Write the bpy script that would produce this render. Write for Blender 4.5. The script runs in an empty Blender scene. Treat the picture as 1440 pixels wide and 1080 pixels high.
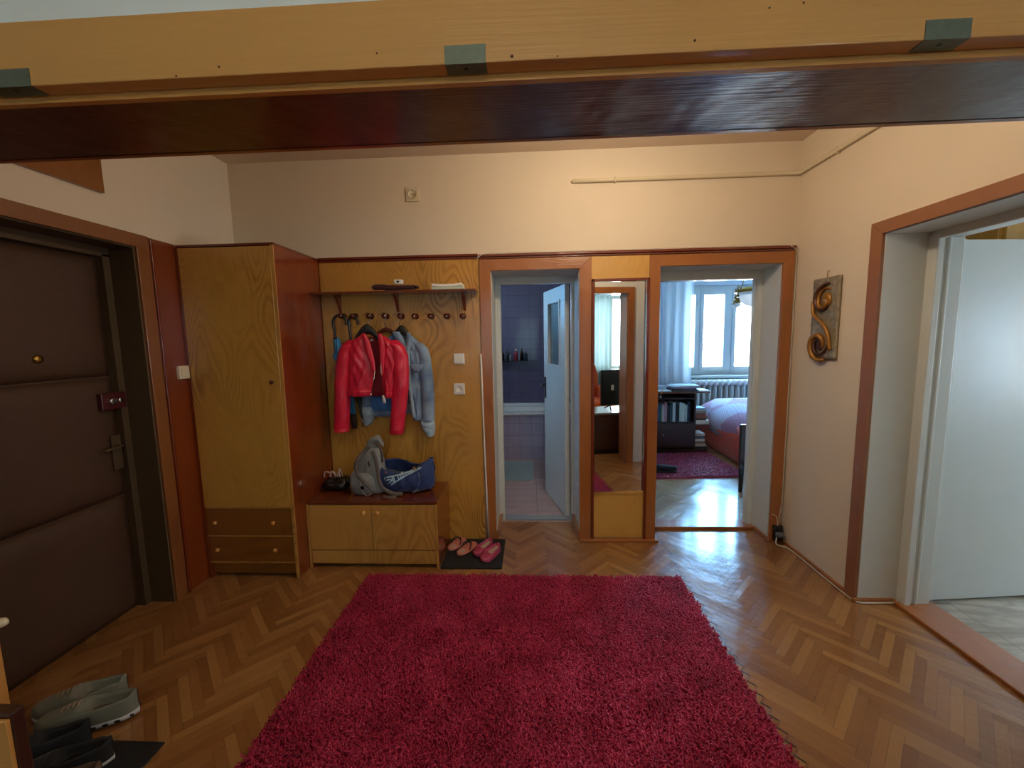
import bpy, bmesh, math, random
import numpy as np
from mathutils import Vector, Matrix
from mathutils.bvhtree import BVHTree
random.seed(7); rng = np.random.default_rng(7)
S = bpy.context.scene; COL = S.collection
PI = math.pi
# ------------------------------------------------------------------ camera
FPX = 569.194
CAMP = Vector((0, 0, 1.5))
AR = Vector((0.99879902, 0.04524733, -0.01879329)); AU = Vector((0.01368749, 0.11061717, 0.99376883)); AF = Vector((-0.04704425, 0.99283257, -0.109865))
cam = bpy.data.objects.new('camera', bpy.data.cameras.new('camera')); COL.objects.link(cam)
cam.matrix_world = Matrix(((AR.x, AU.x, -AF.x, 0), (AR.y, AU.y, -AF.y, 0), (AR.z, AU.z, -AF.z, 1.5), (0, 0, 0, 1)))
cam.data.sensor_width = 36; cam.data.sensor_fit = 'HORIZONTAL'; cam.data.lens = 36 * FPX / 1440
cam.data.clip_start = 0.05; S.camera = cam
def at(px, py, Y):   # the point at depth Y seen at a photograph pixel
    d = AR * ((px - 720) / FPX) - AU * ((py - 540) / FPX) + AF
    return CAMP + d * (Y / d.y)
# ------------------------------------------------------------------ world, lights, exposure
S.view_settings.view_transform = 'Standard'; S.view_settings.look = 'None'; S.view_settings.gamma = 1; S.view_settings.use_curve_mapping = False
S.view_settings.exposure = 0.8
S.cycles.max_bounces = 8; S.cycles.diffuse_bounces = 5; S.cycles.glossy_bounces = 4; S.cycles.transparent_max_bounces = 8
S.cycles.sample_clamp_indirect = 25; S.cycles.caustics_reflective = False; S.cycles.caustics_refractive = False
W = bpy.data.worlds.new('sky'); S.world = W; W.use_nodes = True
bg = W.node_tree.nodes['Background']; wt = W.node_tree   # hazy sky, much brighter and bluer on the bedroom side
_tc = wt.nodes.new('ShaderNodeTexCoord'); _sp = wt.nodes.new('ShaderNodeSeparateXYZ'); wt.links.new(_tc.outputs['Generated'], _sp.inputs[0])
_mr = wt.nodes.new('ShaderNodeMapRange'); _mr.interpolation_type = 'SMOOTHSTEP'; wt.links.new(_sp.outputs[1], _mr.inputs[0])
for _i, _v in ((1, .05), (2, .65), (3, 12.0), (4, 34.0)): _mr.inputs[_i].default_value = _v
_mx = wt.nodes.new('ShaderNodeMix'); _mx.data_type = 'RGBA'; _m2 = wt.nodes.new('ShaderNodeMapRange'); wt.links.new(_sp.outputs[1], _m2.inputs[0]); _m2.inputs[1].default_value = .05; _m2.inputs[2].default_value = .65
wt.links.new(_m2.outputs[0], _mx.inputs[0]); _mx.inputs[6].default_value = (.85, .94, 1, 1); _mx.inputs[7].default_value = (.22, .57, 1, 1)
wt.links.new(_mx.outputs[2], bg.inputs[0]); wt.links.new(_mr.outputs[0], bg.inputs[1])
def light(name, kind, loc, energy, color, size=None, rot=None, portal=False):
    l = bpy.data.lights.new(name, kind); l.energy = energy; l.color = color
    if kind == 'AREA':
        l.shape = 'RECTANGLE'; l.size, l.size_y = size
        l.cycles.is_portal = portal
    elif size: l.shadow_soft_size = size
    o = bpy.data.objects.new(name, l); COL.objects.link(o); o.location = loc
    if rot: o.rotation_euler = rot
    return o
light('bedroom_window_portal', 'AREA', (3.2, 6.62, 1.6), 1, (1, 1, 1), (1.7, 1.5), (-PI/2, 0, 0), True)
light('back_window_portal', 'AREA', (-0.4, -3.4, 1.6), 1, (1, 1, 1), (1.6, 1.6), (PI/2, 0, 0), True)
light('corner_window_portal', 'AREA', (2.7, -3.4, 1.6), 1, (1, 1, 1), (1.2, 1.6), (PI/2, 0, 0), True)
light('side_window_portal', 'AREA', (4.9, 1.45, 1.33), 1, (1, 1, 1), (.6, .78), (PI/2, 0, PI/2), True)
light('hall_lamp_light', 'POINT', (0.45, 1.85, 2.55), 16, (1.0, 0.82, 0.60), 0.07)
light('back_room_added_fill', 'POINT', (0.0, -0.9, 2.4), 10, (1.0, 0.90, 0.74), 0.12)  # added warm fill without a fixture, offsets the bluish daylight on the beam
light('bathroom_added_portal', 'AREA', (-1.5, 4.7, 1.95), 1, (1, 1, 1), (.42, .62), (0, PI/2, 0), True)  # serves an unseen wall opening added to brighten the bathroom
# ------------------------------------------------------------------ materials
def lin(h):
    h = h.lstrip('#'); c = [int(h[i:i+2], 16) / 255 for i in (0, 2, 4)]
    return tuple(((x + .055) / 1.055) ** 2.4 if x > .04045 else x / 12.92 for x in c) + (1,)
class T:
    def __init__(s, name):
        s.m = bpy.data.materials.new(name); s.m.use_nodes = True; s.t = s.m.node_tree; s.b = s.t.nodes['Principled BSDF']
        s.out = s.t.nodes['Material Output']
    def n(s, typ, ins={}, **kw):
        x = s.t.nodes.new('ShaderNode' + typ)
        for k, v in kw.items(): setattr(x, k, v)
        for k, v in ins.items(): s.set(x.inputs[k], v)
        return x
    def set(s, sock, v):
        if isinstance(v, bpy.types.Node): v = v.outputs[0]
        if isinstance(v, bpy.types.NodeSocket): s.t.links.new(v, sock)
        else: sock.default_value = v
    def M(s, op, a, b=0.0, c=0.0):
        x = s.n('Math', operation=op); s.set(x.inputs[0], a); s.set(x.inputs[1], b); s.set(x.inputs[2], c); return x.outputs[0]
    def mix(s, f, a, b):
        x = s.n('Mix', data_type='RGBA'); s.set(x.inputs[0], f); s.set(x.inputs[6], a); s.set(x.inputs[7], b); return x.outputs[2]
    def ramp(s, f, stops):
        x = s.n('ValToRGB'); s.set(x.inputs[0], f); e = x.color_ramp.elements
        while len(e) < len(stops): e.new(.5)
        for q, (p, c) in zip(e, stops): q.position = p; q.color = c
        return x.outputs[0]
    def coord(s, scale=(1, 1, 1), which='Object', rot=(0, 0, 0)):
        tc = s.n('TexCoord'); mp = s.n('Mapping'); s.set(mp.inputs[0], tc.outputs[which]); mp.inputs['Scale'].default_value = scale; mp.inputs['Rotation'].default_value = rot
        return mp.outputs[0]
    def noise(s, vec, scale, detail=3, rough=.5, dist=0):
        return s.n('TexNoise', {'Vector': vec, 'Scale': scale, 'Detail': detail, 'Roughness': rough, 'Distortion': dist}).outputs[0]
    def bump(s, h, strength=.2, dist=.01, normal=None):
        x = s.n('Bump', {'Height': h, 'Strength': strength, 'Distance': dist})
        if normal is not None: s.set(x.inputs['Normal'], normal)
        return x.outputs[0]
    def p(s, **kw):
        for k, v in kw.items(): s.set(s.b.inputs[k.replace('_', ' ')], v)
        return s
def plain(name, col, rough=.5, metal=0, coat=0, var=.12, nscale=8, bump=0, bscale=60, spec=.5, sheen=0, emis=None):
    t = T(name); c = lin(col) if isinstance(col, str) else col
    v = t.coord(); f = t.noise(v, nscale, 4)
    dk = tuple(x * (1 - var) for x in c[:3]) + (1,); lt = tuple(min(1, x * (1 + var)) for x in c[:3]) + (1,)
    t.p(Base_Color=t.mix(f, dk, lt), Roughness=rough, Metallic=metal)
    t.b.inputs['Coat Weight'].default_value = coat; t.b.inputs['Specular IOR Level'].default_value = spec
    if sheen: t.b.inputs['Sheen Weight'].default_value = sheen
    if bump: t.p(Normal=t.bump(t.noise(v, bscale, 3), bump, .005))
    if emis: t.b.inputs['Emission Color'].default_value = lin(emis[0]); t.b.inputs['Emission Strength'].default_value = emis[1]
    return t.m
def wood(name, light_, dark, axis='z', fig=1.3, rings=9, rough=.3, coat=.5, fine=.25, contrast=.6, coat_rough=.12, wav=.02, st_=.3):
    t = T(name); st = {'x': (st_, 1, 1), 'y': (1, st_, 1), 'z': (1, 1, st_)}[axis]
    fi = {'x': (.03, 1, 1), 'y': (1, .03, 1), 'z': (1, 1, .03)}[axis]
    v = t.coord(st); n1 = t.noise(v, fig * 1.5, 2.0, .4, .3)
    w = t.M('PINGPONG', t.M('MULTIPLY', n1, rings * 3.2), .5)
    w = t.M('MULTIPLY', w, 2)
    w = t.M('POWER', w, 1.6)
    n2 = t.noise(t.coord(fi), 160, 3, .6)
    n3 = t.noise(t.coord(), 1.7, 2)
    a = t.M('ADD', t.M('MULTIPLY', t.M('MULTIPLY', w, contrast), t.M('MAXIMUM', .08, t.M('MULTIPLY', t.M('SUBTRACT', t.noise(t.coord((1.6, 1.6, .9)), 1.6, 2), .40), 4.5))), t.M('MULTIPLY', n2, fine))
    a = t.M('ADD', a, t.M('MULTIPLY', t.M('SUBTRACT', n3, .5), .8))
    c = t.ramp(a, [(0.05, lin(light_)), (.5, tuple((x*.6+y*.4) for x, y in zip(lin(light_), lin(dark)))), (1.0, lin(dark))])
    h = t.M('ADD', t.M('MULTIPLY', n2, .15), t.noise(t.coord(), 7, 2))
    t.p(Base_Color=c, Roughness=rough, Coat_Weight=coat, Coat_Roughness=coat_rough, Normal=t.bump(h, .35, wav))
    return t.m
def parquet(name, cols, w=.0375, n=8, ox=0, rough=.3, coat=.8, gap_x=None):
    t = T(name); tc = t.n('TexCoord'); sp = t.n('SeparateXYZ', {0: tc.outputs['Object']}); X = t.M('SUBTRACT', sp.outputs[0], ox); Y = sp.outputs[1]
    k = 1 / (w * math.sqrt(2))
    u = t.M('MULTIPLY', t.M('ADD', X, Y), k); v = t.M('MULTIPLY', t.M('SUBTRACT', Y, X), k)
    i = t.M('FLOOR', u); j = t.M('FLOOR', v); fu = t.M('SUBTRACT', u, i); fv = t.M('SUBTRACT', v, j)
    d = t.M('SUBTRACT', i, j); d = t.M('SUBTRACT', d, t.M('MULTIPLY', t.M('FLOOR', t.M('DIVIDE', t.M('ADD', d, .5), 2*n)), 2*n))
    d = t.M('ROUND', d); H = t.M('LESS_THAN', d, n - .5); nH = t.M('SUBTRACT', 1, H)
    def sel(a, b): return t.M('ADD', t.M('MULTIPLY', H, a), t.M('MULTIPLY', nH, b))
    idx = sel(t.M('SUBTRACT', i, d), i); idy = sel(j, t.M('ADD', j, d))
    al = sel(t.M('ADD', d, fu), t.M('ADD', t.M('SUBTRACT', 2*n - 1, d), fv)); ac = sel(fv, fu)
    cid = t.n('CombineXYZ', {0: idx, 1: idy, 2: H})
    wn = t.n('TexWhiteNoise', {'Vector': cid.outputs[0]}); r = wn.outputs['Value']
    ea = t.M('MINIMUM', al, t.M('SUBTRACT', n, al)); ec = t.M('MINIMUM', ac, t.M('SUBTRACT', 1, ac))
    gx = .10 if gap_x is None else t.M('ADD', .07, t.M('MULTIPLY', .13, t.M('LESS_THAN', t.M('ABSOLUTE', t.M('SUBTRACT', sp.outputs[0], gap_x)), .055)))
    g = t.M('MAXIMUM', t.M('LESS_THAN', ea, gx), t.M('LESS_THAN', ec, .03))
    gv = t.n('CombineXYZ', {0: t.M('MULTIPLY', al, .06), 1: t.M('ADD', ac, t.M('MULTIPLY', r, 40)), 2: t.M('MULTIPLY', r, 17)})
    gr = t.noise(gv.outputs[0], 9, 4, .6)
    f = t.M('ADD', t.M('MULTIPLY', r, .62), t.M('MULTIPLY', gr, .42))
    c = t.ramp(f, [(0, lin(cols[0])), (.5, lin(cols[1])), (1, lin(cols[2]))])
    c = t.mix(t.M('MULTIPLY', g, .35), c, lin('#3a1f0d'))
    dark = t.M('LESS_THAN', ea, gx)
    if gap_x is not None:
        near = t.M('LESS_THAN', t.M('ABSOLUTE', t.M('SUBTRACT', sp.outputs[0], gap_x)), .055)
        c = t.mix(t.M('MULTIPLY', t.M('MULTIPLY', t.M('MULTIPLY', dark, near), t.M('MAXIMUM', H, t.M('GREATER_THAN', Y, 2.15))), .95), c, lin('#120803'))
    tl = t.n('SeparateColor', {0: wn.outputs['Color']})
    hh = t.M('ADD', t.M('MULTIPLY', ac, t.M('SUBTRACT', tl.outputs[1], .5)), t.M('MULTIPLY', al, t.M('MULTIPLY', t.M('SUBTRACT', tl.outputs[2], .5), .25)))
    wave = t.noise(t.coord(), 9, 3)
    hh = t.M('ADD', t.M('MULTIPLY', hh, .35), t.M('MULTIPLY', wave, .9)); hh = t.M('SUBTRACT', hh, t.M('MULTIPLY', g, .15))
    t.p(Base_Color=c, Roughness=rough, Coat_Weight=coat, Coat_Roughness=.13, Normal=t.bump(hh, .55, .015))
    return t.m
def tiles(name, col, grout, sx, sz, axes='xz', rough=.12, off=(0, 0), var=.12, wav=.4, gw=.012, veins=None):
    t = T(name); tc = t.n('TexCoord'); sp = t.n('SeparateXYZ', {0: tc.outputs['Object']})
    A = t.M('DIVIDE', t.M('SUBTRACT', sp.outputs['xyz'.index(axes[0])], off[0]), sx); B = t.M('DIVIDE', t.M('SUBTRACT', sp.outputs['xyz'.index(axes[1])], off[1]), sz)
    i = t.M('FLOOR', A); j = t.M('FLOOR', B); fa = t.M('SUBTRACT', A, i); fb = t.M('SUBTRACT', B, j)
    ea = t.M('MINIMUM', fa, t.M('SUBTRACT', 1, fa)); eb = t.M('MINIMUM', fb, t.M('SUBTRACT', 1, fb))
    g = t.M('MAXIMUM', t.M('LESS_THAN', ea, gw), t.M('LESS_THAN', eb, gw))
    wn = t.n('TexWhiteNoise', {'Vector': t.n('CombineXYZ', {0: i, 1: j}).outputs[0]})
    c0 = lin(col); f = t.M('ADD', t.M('MULTIPLY', wn.outputs['Value'], .4), t.M('MULTIPLY', t.noise(t.coord(), 14, 4, .6), .6))
    c = t.mix(f, tuple(x*(1-var) for x in c0[:3]) + (1,), tuple(min(1, x*(1+var)) for x in c0[:3]) + (1,))
    if veins:
        vn = t.noise(t.coord((1.2, 4, 1), rot=(0, 0, .7)), 3, 4, .6, 1.2); c = t.mix(t.ramp(vn, [(.42, (0, 0, 0, 1)), (.62, (1, 1, 1, 1))]), c, lin(veins))
    c = t.mix(g, c, lin(grout))
    sc = t.n('SeparateColor', {0: wn.outputs['Color']})
    h = t.M('ADD', t.M('MULTIPLY', fa, t.M('SUBTRACT', sc.outputs[0], .5)), t.M('MULTIPLY', fb, t.M('SUBTRACT', sc.outputs[1], .5)))
    h = t.M('ADD', t.M('MULTIPLY', h, .5), t.noise(t.coord(), 14, 2)); h = t.M('SUBTRACT', h, t.M('MULTIPLY', g, .6))
    t.p(Base_Color=c, Roughness=rough, Coat_Weight=.3, Normal=t.bump(h, wav, .006))
    return t.m
def fabric(name, col, scale=300, rough=.85, var=.18, sheen=.2, nscale=12, bump=.4):
    t = T(name); c = lin(col); f = t.noise(t.coord(), nscale, 4, .6)
    wv = t.noise(t.coord(), scale, 2)
    t.p(Base_Color=t.mix(t.M('ADD', t.M('MULTIPLY', f, .7), t.M('MULTIPLY', wv, .3)), tuple(x*(1-var) for x in c[:3]) + (1,), tuple(min(1, x*(1+var)) for x in c[:3]) + (1,)),
        Roughness=rough, Sheen_Weight=sheen, Normal=t.bump(wv, bump, .002))
    return t.m
def sheer(name, col, k=.35):
    t = T(name); c = lin(col)
    d = t.n('BsdfDiffuse', {0: c}); tr = t.n('BsdfTranslucent', {0: c}); tp = t.n('BsdfTransparent')
    a = t.n('MixShader', {0: .55, 1: d.outputs[0], 2: tr.outputs[0]}); b = t.n('MixShader', {0: k, 1: a.outputs[0], 2: tp.outputs[0]})
    t.t.links.new(b.outputs[0], t.out.inputs[0]); return t.m
def glass(name, tint=(1, 1, 1, 1), refl=.06, rough=0.0):
    t = T(name); tp = t.n('BsdfTransparent', {0: tint}); gl = t.n('BsdfGlossy', {'Roughness': rough})
    fr = t.n('LayerWeight', {0: .25}); a = t.n('MixShader', {0: t.M('ADD', t.M('MULTIPLY', fr.outputs[1], .5), refl), 1: tp.outputs[0], 2: gl.outputs[0]})
    t.t.links.new(a.outputs[0], t.out.inputs[0]); return t.m
def mirror_mat():
    t = T('silvered_mirror'); t.p(Base_Color=(.86, .88, .87, 1), Metallic=1.0, Roughness=.012); return t.m
def wallpaint(name, col, var=.05):
    t = T(name); c = lin(col); f = t.noise(t.coord(), 3, 5, .6)
    h = t.noise(t.coord(), 90, 3)
    t.p(Base_Color=t.mix(f, tuple(x*(1-var) for x in c[:3]) + (1,), tuple(min(1, x*(1+var)) for x in c[:3]) + (1,)), Roughness=.75, Normal=t.bump(h, .12, .003))
    return t.m
MT = dict(
    wall=wallpaint('cream_wall_paint', '#dccdb6'), white=wallpaint('white_wall_paint', '#e2e4e0'), ceil=wallpaint('ceiling_paint', '#dccbb8'),
    rev=wallpaint('reveal_paint', '#c9c8c0'), bedwall=wallpaint('bedroom_wall_paint', '#c3cbd2'), lac=plain('white_lacquer', '#cdd0cb', .38, coat=.25, var=.04, bump=.1, bscale=25),
    casing=wood('orange_brown_varnish', '#a5642f', '#7a4019', 'z', 1.0, 4, .28, .6, .3, .35),
    casingx=wood('orange_brown_varnish_level', '#a5642f', '#7a4019', 'x', 1.0, 4, .28, .6, .3, .35),
    casing_shaded=wood('orange_brown_varnish_shaded', '#85502a', '#643818', 'z', 1.0, 4, .28, .5, .3, .35),  # same varnish as casing, the dim entrance side's shade put into its colour
    rcase=wood('reddish_brown_painted_casing', '#94603f', '#7c4a30', 'z', 1.0, 2, .45, .2, .2, .2),
    beam=wood('light_orange_beam_wood', '#d0964f', '#b57c40', 'x', 1.0, 3, .45, .15, .35, .3),
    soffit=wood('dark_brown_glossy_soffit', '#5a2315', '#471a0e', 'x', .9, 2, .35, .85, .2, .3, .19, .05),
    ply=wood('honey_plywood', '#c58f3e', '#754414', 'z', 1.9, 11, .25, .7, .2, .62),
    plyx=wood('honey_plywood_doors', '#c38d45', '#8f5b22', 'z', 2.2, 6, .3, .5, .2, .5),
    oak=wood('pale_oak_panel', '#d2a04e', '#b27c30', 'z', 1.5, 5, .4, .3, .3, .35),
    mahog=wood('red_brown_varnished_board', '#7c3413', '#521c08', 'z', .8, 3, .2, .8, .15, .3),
    mahogx=wood('red_brown_varnished_top', '#6e3216', '#4a1d0a', 'x', .8, 3, .2, .8, .15, .3),
    drawerw=wood('brown_drawer_front', '#8a531f', '#5f3210', 'x', 1.1, 4, .3, .5, .2, .35),
    darkw=wood('dark_brown_wood', '#3e231a', '#24120c', 'x', 1.0, 3, .3, .5, .2, .3),
    redstrip=wood('dark_red_molding', '#6f2612', '#4c1508', 'x', 1.0, 2, .15, 1, .1, .3),
    floor=parquet('herringbone_parquet', ('#7a4c24', '#936336', '#b0834c'), ox=-.036, gap_x=.972),
    bedfloor=parquet('bedroom_parquet', ('#8a6238', '#a27c50', '#b8976a'), ox=.1, rough=.3),
    batht=tiles('lilac_wall_tiles', '#625d78', '#474459', .15, .15, 'xz', wav=.55), batht2=tiles('lilac_side_tiles', '#625d78', '#474459', .15, .15, 'yz', wav=.55),
    bathf=tiles('pinkish_floor_tiles', '#b79a92', '#6f625f', .33, .33, 'xy', rough=.3, off=(-.03, .1), gw=.008, veins='#a98c84'),
    tub=tiles('bathtub_front_tiles', '#b3a9c2', '#857c98', .15, .15, 'xz', wav=.5),
    sidef=tiles('marbled_grey_tiles', '#b3aea0', '#6b655c', .62, .62, 'xy', rough=.3, gw=.004, veins='#8d8576'),
    mirror=mirror_mat(), porc=plain('white_porcelain', '#dfe6e4', .12, coat=.5, var=.03), plastic=plain('white_plastic', '#dcd9d2', .35, var=.04), cream=plain('cream_plastic', '#d6c9ab', .45, var=.05),
    cable=plain('off_white_cable', '#cdc4b4', .5, var=.05), black=plain('black_plastic', '#121214', .3, coat=.2), blackm=plain('black_rubber', '#16181b', .7, bump=.6, bscale=220),
    steel=plain('polished_steel', '#c9c9c6', .2, metal=1, var=.05), brass=plain('aged_brass', '#a5803c', .3, metal=1, var=.2), iron=plain('dull_zinc_plate', '#6f7565', .5, metal=.6, var=.3, nscale=60),
    leather=plain('brown_padded_vinyl', '#4a3222', .55, var=.15, bump=.5, bscale=140), darkrev=plain('dark_brown_lining', '#4c3a24', .55, var=.2),
    pegw=plain('dark_varnished_peg', '#4a1a0c', .12, coat=1), knobw=plain('honey_wood_knob', '#c4863c', .15, coat=1),
    red=plain('red_leather', '#d31a3a', .38, coat=.15, var=.16, bump=.35, bscale=35), redin=plain('red_lining', '#8c0f22', .7), denim=None,
)
def denim_mat(name, c1, c2):
    t = T(name); f = t.M('MULTIPLY', t.M('SUBTRACT', t.noise(t.coord(), 5.5, 4, .6, .4), .28), 2.2); w = t.noise(t.coord((1, 1, .25)), 260, 2)
    t.p(Base_Color=t.mix(t.M('ADD', t.M('MULTIPLY', f, .85), t.M('MULTIPLY', w, .15)), lin(c1), lin(c2)), Roughness=.85, Sheen_Weight=.2, Normal=t.bump(w, .5, .003)); return t.m
MT['denim'] = denim_mat('faded_blue_denim', '#1f4278', '#9db6cc'); MT['denimd'] = denim_mat('blue_denim', '#2a5a98', '#4a80b8'); MT['denimin'] = denim_mat('pale_denim_inside', '#7d97ad', '#a9bccb')
def rug_mat(name, c):
    t = T(name); oi = t.n('TexCoord'); n = t.noise(t.coord((1, 1, .2)), 170, 2, .7); n2 = t.noise(t.coord(), 6, 3)
    f = t.M('ADD', t.M('MULTIPLY', n, .7), t.M('MULTIPLY', n2, .4))  # tuft noise: its pale and dark ends paint glints and shade into the yarn
    t.p(Base_Color=t.ramp(f, [(.36, lin(c[0])), (.55, lin(c[1])), (.74, lin(c[2]))]), Roughness=.45, Sheen_Weight=.3); t.b.inputs['Sheen Tint'].default_value = lin(c[2]); return t.m
MT['rug'] = rug_mat('crimson_shag_yarn', ('#6a0320', '#a80f3c', '#d84870')); MT['rugb'] = rug_mat('dull_crimson_shag_yarn', ('#6e1230', '#962445', '#b04a66'))
# ------------------------------------------------------------------ mesh helpers
class B:
    def __init__(s): s.v = []; s.f = []; s.sm = []
    def add(s, vs, fs, smooth=False):
        o = len(s.v); s.v += [tuple(p) for p in vs]; s.f += [tuple(o + i for i in f) for f in fs]; s.sm += [smooth] * len(fs); return s
    def box(s, x0, y0, z0, x1, y1, z1):
        x0, x1 = min(x0, x1), max(x0, x1); y0, y1 = min(y0, y1), max(y0, y1); z0, z1 = min(z0, z1), max(z0, z1)
        vs = [(x, y, z) for z in (z0, z1) for y in (y0, y1) for x in (x0, x1)]
        return s.add(vs, [(0, 2, 3, 1), (4, 5, 7, 6), (0, 1, 5, 4), (2, 6, 7, 3), (0, 4, 6, 2), (1, 3, 7, 5)])
    def prism(s, poly, axis, a, b):   # a polygon in the two other axes, extruded along axis
        def mk(p, q):
            return {'x': (q, p[0], p[1]), 'y': (p[0], q, p[1]), 'z': (p[0], p[1], q)}[axis]
        n = len(poly); vs = [mk(p, a) for p in poly] + [mk(p, b) for p in poly]
        fs = [tuple(range(n))[::-1], tuple(range(n, 2*n))] + [(i, (i+1) % n, n + (i+1) % n, n + i) for i in range(n)]
        return s.add(vs, fs)
    def loft(s, secs, n=16, cap=True, smooth=True, noise=None, closed=True):
        # secs: (centre, half axis u, half axis v, exponent)
        vs = []; k = len(secs)
        for q, (c, u, v, e) in enumerate(secs):
            c, u, v = Vector(c), Vector(u), Vector(v)
            for i in range(n):
                a = 2*PI*i/n; ca, sa = math.cos(a), math.sin(a)
                pa = math.copysign(abs(ca)**(2/e), ca); pb = math.copysign(abs(sa)**(2/e), sa)
                p = c + u*pa + v*pb
                if noise: p = p + Vector(noise(q/(k-1), i/n, p)) 
                vs.append(p)
        fs = [(q*n+i, q*n+(i+1) % n, (q+1)*n+(i+1) % n, (q+1)*n+i) for q in range(k-1) for i in range(n)]
        if cap: fs += [tuple(range(n))[::-1], tuple(range((k-1)*n, k*n))]
        return s.add(vs, fs, smooth)
    def tube(s, pts, r, n=8, cap=True, flat=1.0, up=None):
        pts = [Vector(p) for p in pts]; secs = []; U = None
        for i, p in enumerate(pts):
            d = (pts[min(i+1, len(pts)-1)] - pts[max(i-1, 0)]).normalized()
            if U is None: U = (up and Vector(up)) or (Vector((0, 0, 1)) if abs(d.z) < .9 else Vector((1, 0, 0)))
            U = (U - d*U.dot(d)).normalized(); V = d.cross(U)
            rr = r[i] if isinstance(r, (list, tuple)) else r
            secs.append((p, U*rr, V*rr*flat, 2))
        return s.loft(secs, n, cap)
    def sphere(s, c, r, n=12, m=8):
        rx, ry, rz = r if isinstance(r, (tuple, list)) else (r, r, r)
        vs = []; c = Vector(c)
        for j in range(1, m):
            th = PI*j/m
            for i in range(n): vs.append(c + Vector((rx*math.sin(th)*math.cos(2*PI*i/n), ry*math.sin(th)*math.sin(2*PI*i/n), rz*math.cos(th))))
        top = len(vs); vs += [c + Vector((0, 0, rz)), c - Vector((0, 0, rz))]
        fs = [(j*n+i, (j+1)*n+i, (j+1)*n+(i+1) % n, j*n+(i+1) % n) for j in range(m-2) for i in range(n)]
        fs += [(top, i, (i+1) % n) for i in range(n)] + [(top+1, (m-2)*n+(i+1) % n, (m-2)*n+i) for i in range(n)]
        return s.add(vs, fs, True)
    def lathe(s, prof, c, n=20, axis='z'):   # prof: (radius, height)
        c = Vector(c); vs = []
        for r, h in prof:
            for i in range(n):
                a = 2*PI*i/n; p = {'z': (r*math.cos(a), r*math.sin(a), h), 'y': (r*math.cos(a), h, r*math.sin(a)), 'x': (h, r*math.cos(a), r*math.sin(a))}[axis]
                vs.append(c + Vector(p))
        k = len(prof); fs = [(q*n+i, q*n+(i+1) % n, (q+1)*n+(i+1) % n, (q+1)*n+i) for q in range(k-1) for i in range(n)]
        fs += [tuple(range(n))[::-1], tuple(range((k-1)*n, k*n))]
        return s.add(vs, fs, True)
    def sheet(s, rows, thick=None, smooth=True):   # rows of equal length; thick = offset vector making it a solid
        nr, nc = len(rows), len(rows[0]); vs = [Vector(p) for r in rows for p in r]
        fs = [(a*nc+b, a*nc+b+1, (a+1)*nc+b+1, (a+1)*nc+b) for a in range(nr-1) for b in range(nc-1)]
        if thick is not None:
            t = Vector(thick); o = nr*nc; vs = vs + [p + t for p in vs]; fs = fs + [tuple(o + i for i in f[::-1]) for f in fs]
            ring = [b for b in range(nc)] + [a*nc+nc-1 for a in range(1, nr)] + [(nr-1)*nc+b for b in range(nc-2, -1, -1)] + [a*nc for a in range(nr-2, 0, -1)]
            m = len(ring); fs += [(ring[i], ring[i]+o, ring[(i+1) % m]+o, ring[(i+1) % m]) for i in range(m)]
        return s.add(vs, fs, smooth)
    def xf(s, M): s.v = [tuple(M @ Vector(p)) for p in s.v]; return s
    def build(s, name, mat, parent=None, bevel=0, sub=0, mats=None):
        if parent is None:
            a = np.array(s.v); o = Vector(((a[:, 0].min()+a[:, 0].max())/2, (a[:, 1].min()+a[:, 1].max())/2, a[:, 2].min()))
        else:
            o = Vector((0, 0, 0)); q = parent
            while q: o += q.location; q = q.parent
        me = bpy.data.meshes.new(name); me.from_pydata([tuple(Vector(p) - o) for p in s.v], [], s.f)
        me.polygons.foreach_set('use_smooth', s.sm); bm = bmesh.new(); bm.from_mesh(me); bmesh.ops.recalc_face_normals(bm, faces=bm.faces); bm.to_mesh(me); bm.free()
        me.materials.append(MT[mat] if isinstance(mat, str) else mat); me.update()
        ob = bpy.data.objects.new(name, me); COL.objects.link(ob)
        if parent is None: ob.location = o
        else: ob.parent = parent
        if bevel:
            m = ob.modifiers.new('bevel', 'BEVEL'); m.width = bevel; m.segments = 2; m.limit_method = 'ANGLE'; m.angle_limit = .6
        if sub: m = ob.modifiers.new('sub', 'SUBSURF'); m.levels = sub; m.render_levels = sub
        return ob
def tag(o, label=None, cat=None, group=None, kind=None):
    for k, v in (('label', label), ('category', cat), ('group', group), ('kind', kind)):
        if v: o[k] = v
    return o
def thing(name, label, cat, loc=(0, 0, 0), rz=0, group=None):
    o = bpy.data.objects.new(name, None); COL.objects.link(o); o.empty_display_size = .1; o.location = loc; o.rotation_euler = (0, 0, rz)
    return tag(o, label, cat, group)
def dup(o, parent=None):
    c = o.copy(); COL.objects.link(c); c.parent = parent
    if parent is not None: c.matrix_parent_inverse = o.matrix_parent_inverse
    for ch in list(o.children): dup(ch, c)
    return c
def struct(o): o['kind'] = 'structure'; return o
def bx(*a): return B().box(*a)
def root_struct(name, loc=(0, 0, 0), rz=0):
    o = bpy.data.objects.new(name, None); COL.objects.link(o); o.location = loc; o.rotation_euler = (0, 0, rz); o['kind'] = 'structure'; return o
# ------------------------------------------------------------------ dimensions
YB = 2.9086; XL = -2.117; XR = 1.8095; ZC = 2.7632; XF = -2.62; YW = .81; YH = 1.08
BX0, BX1, BZ = -.274, .346, 1.979      # bathroom opening
DX0, DX1 = .899, 1.717                 # bedroom opening
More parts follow.
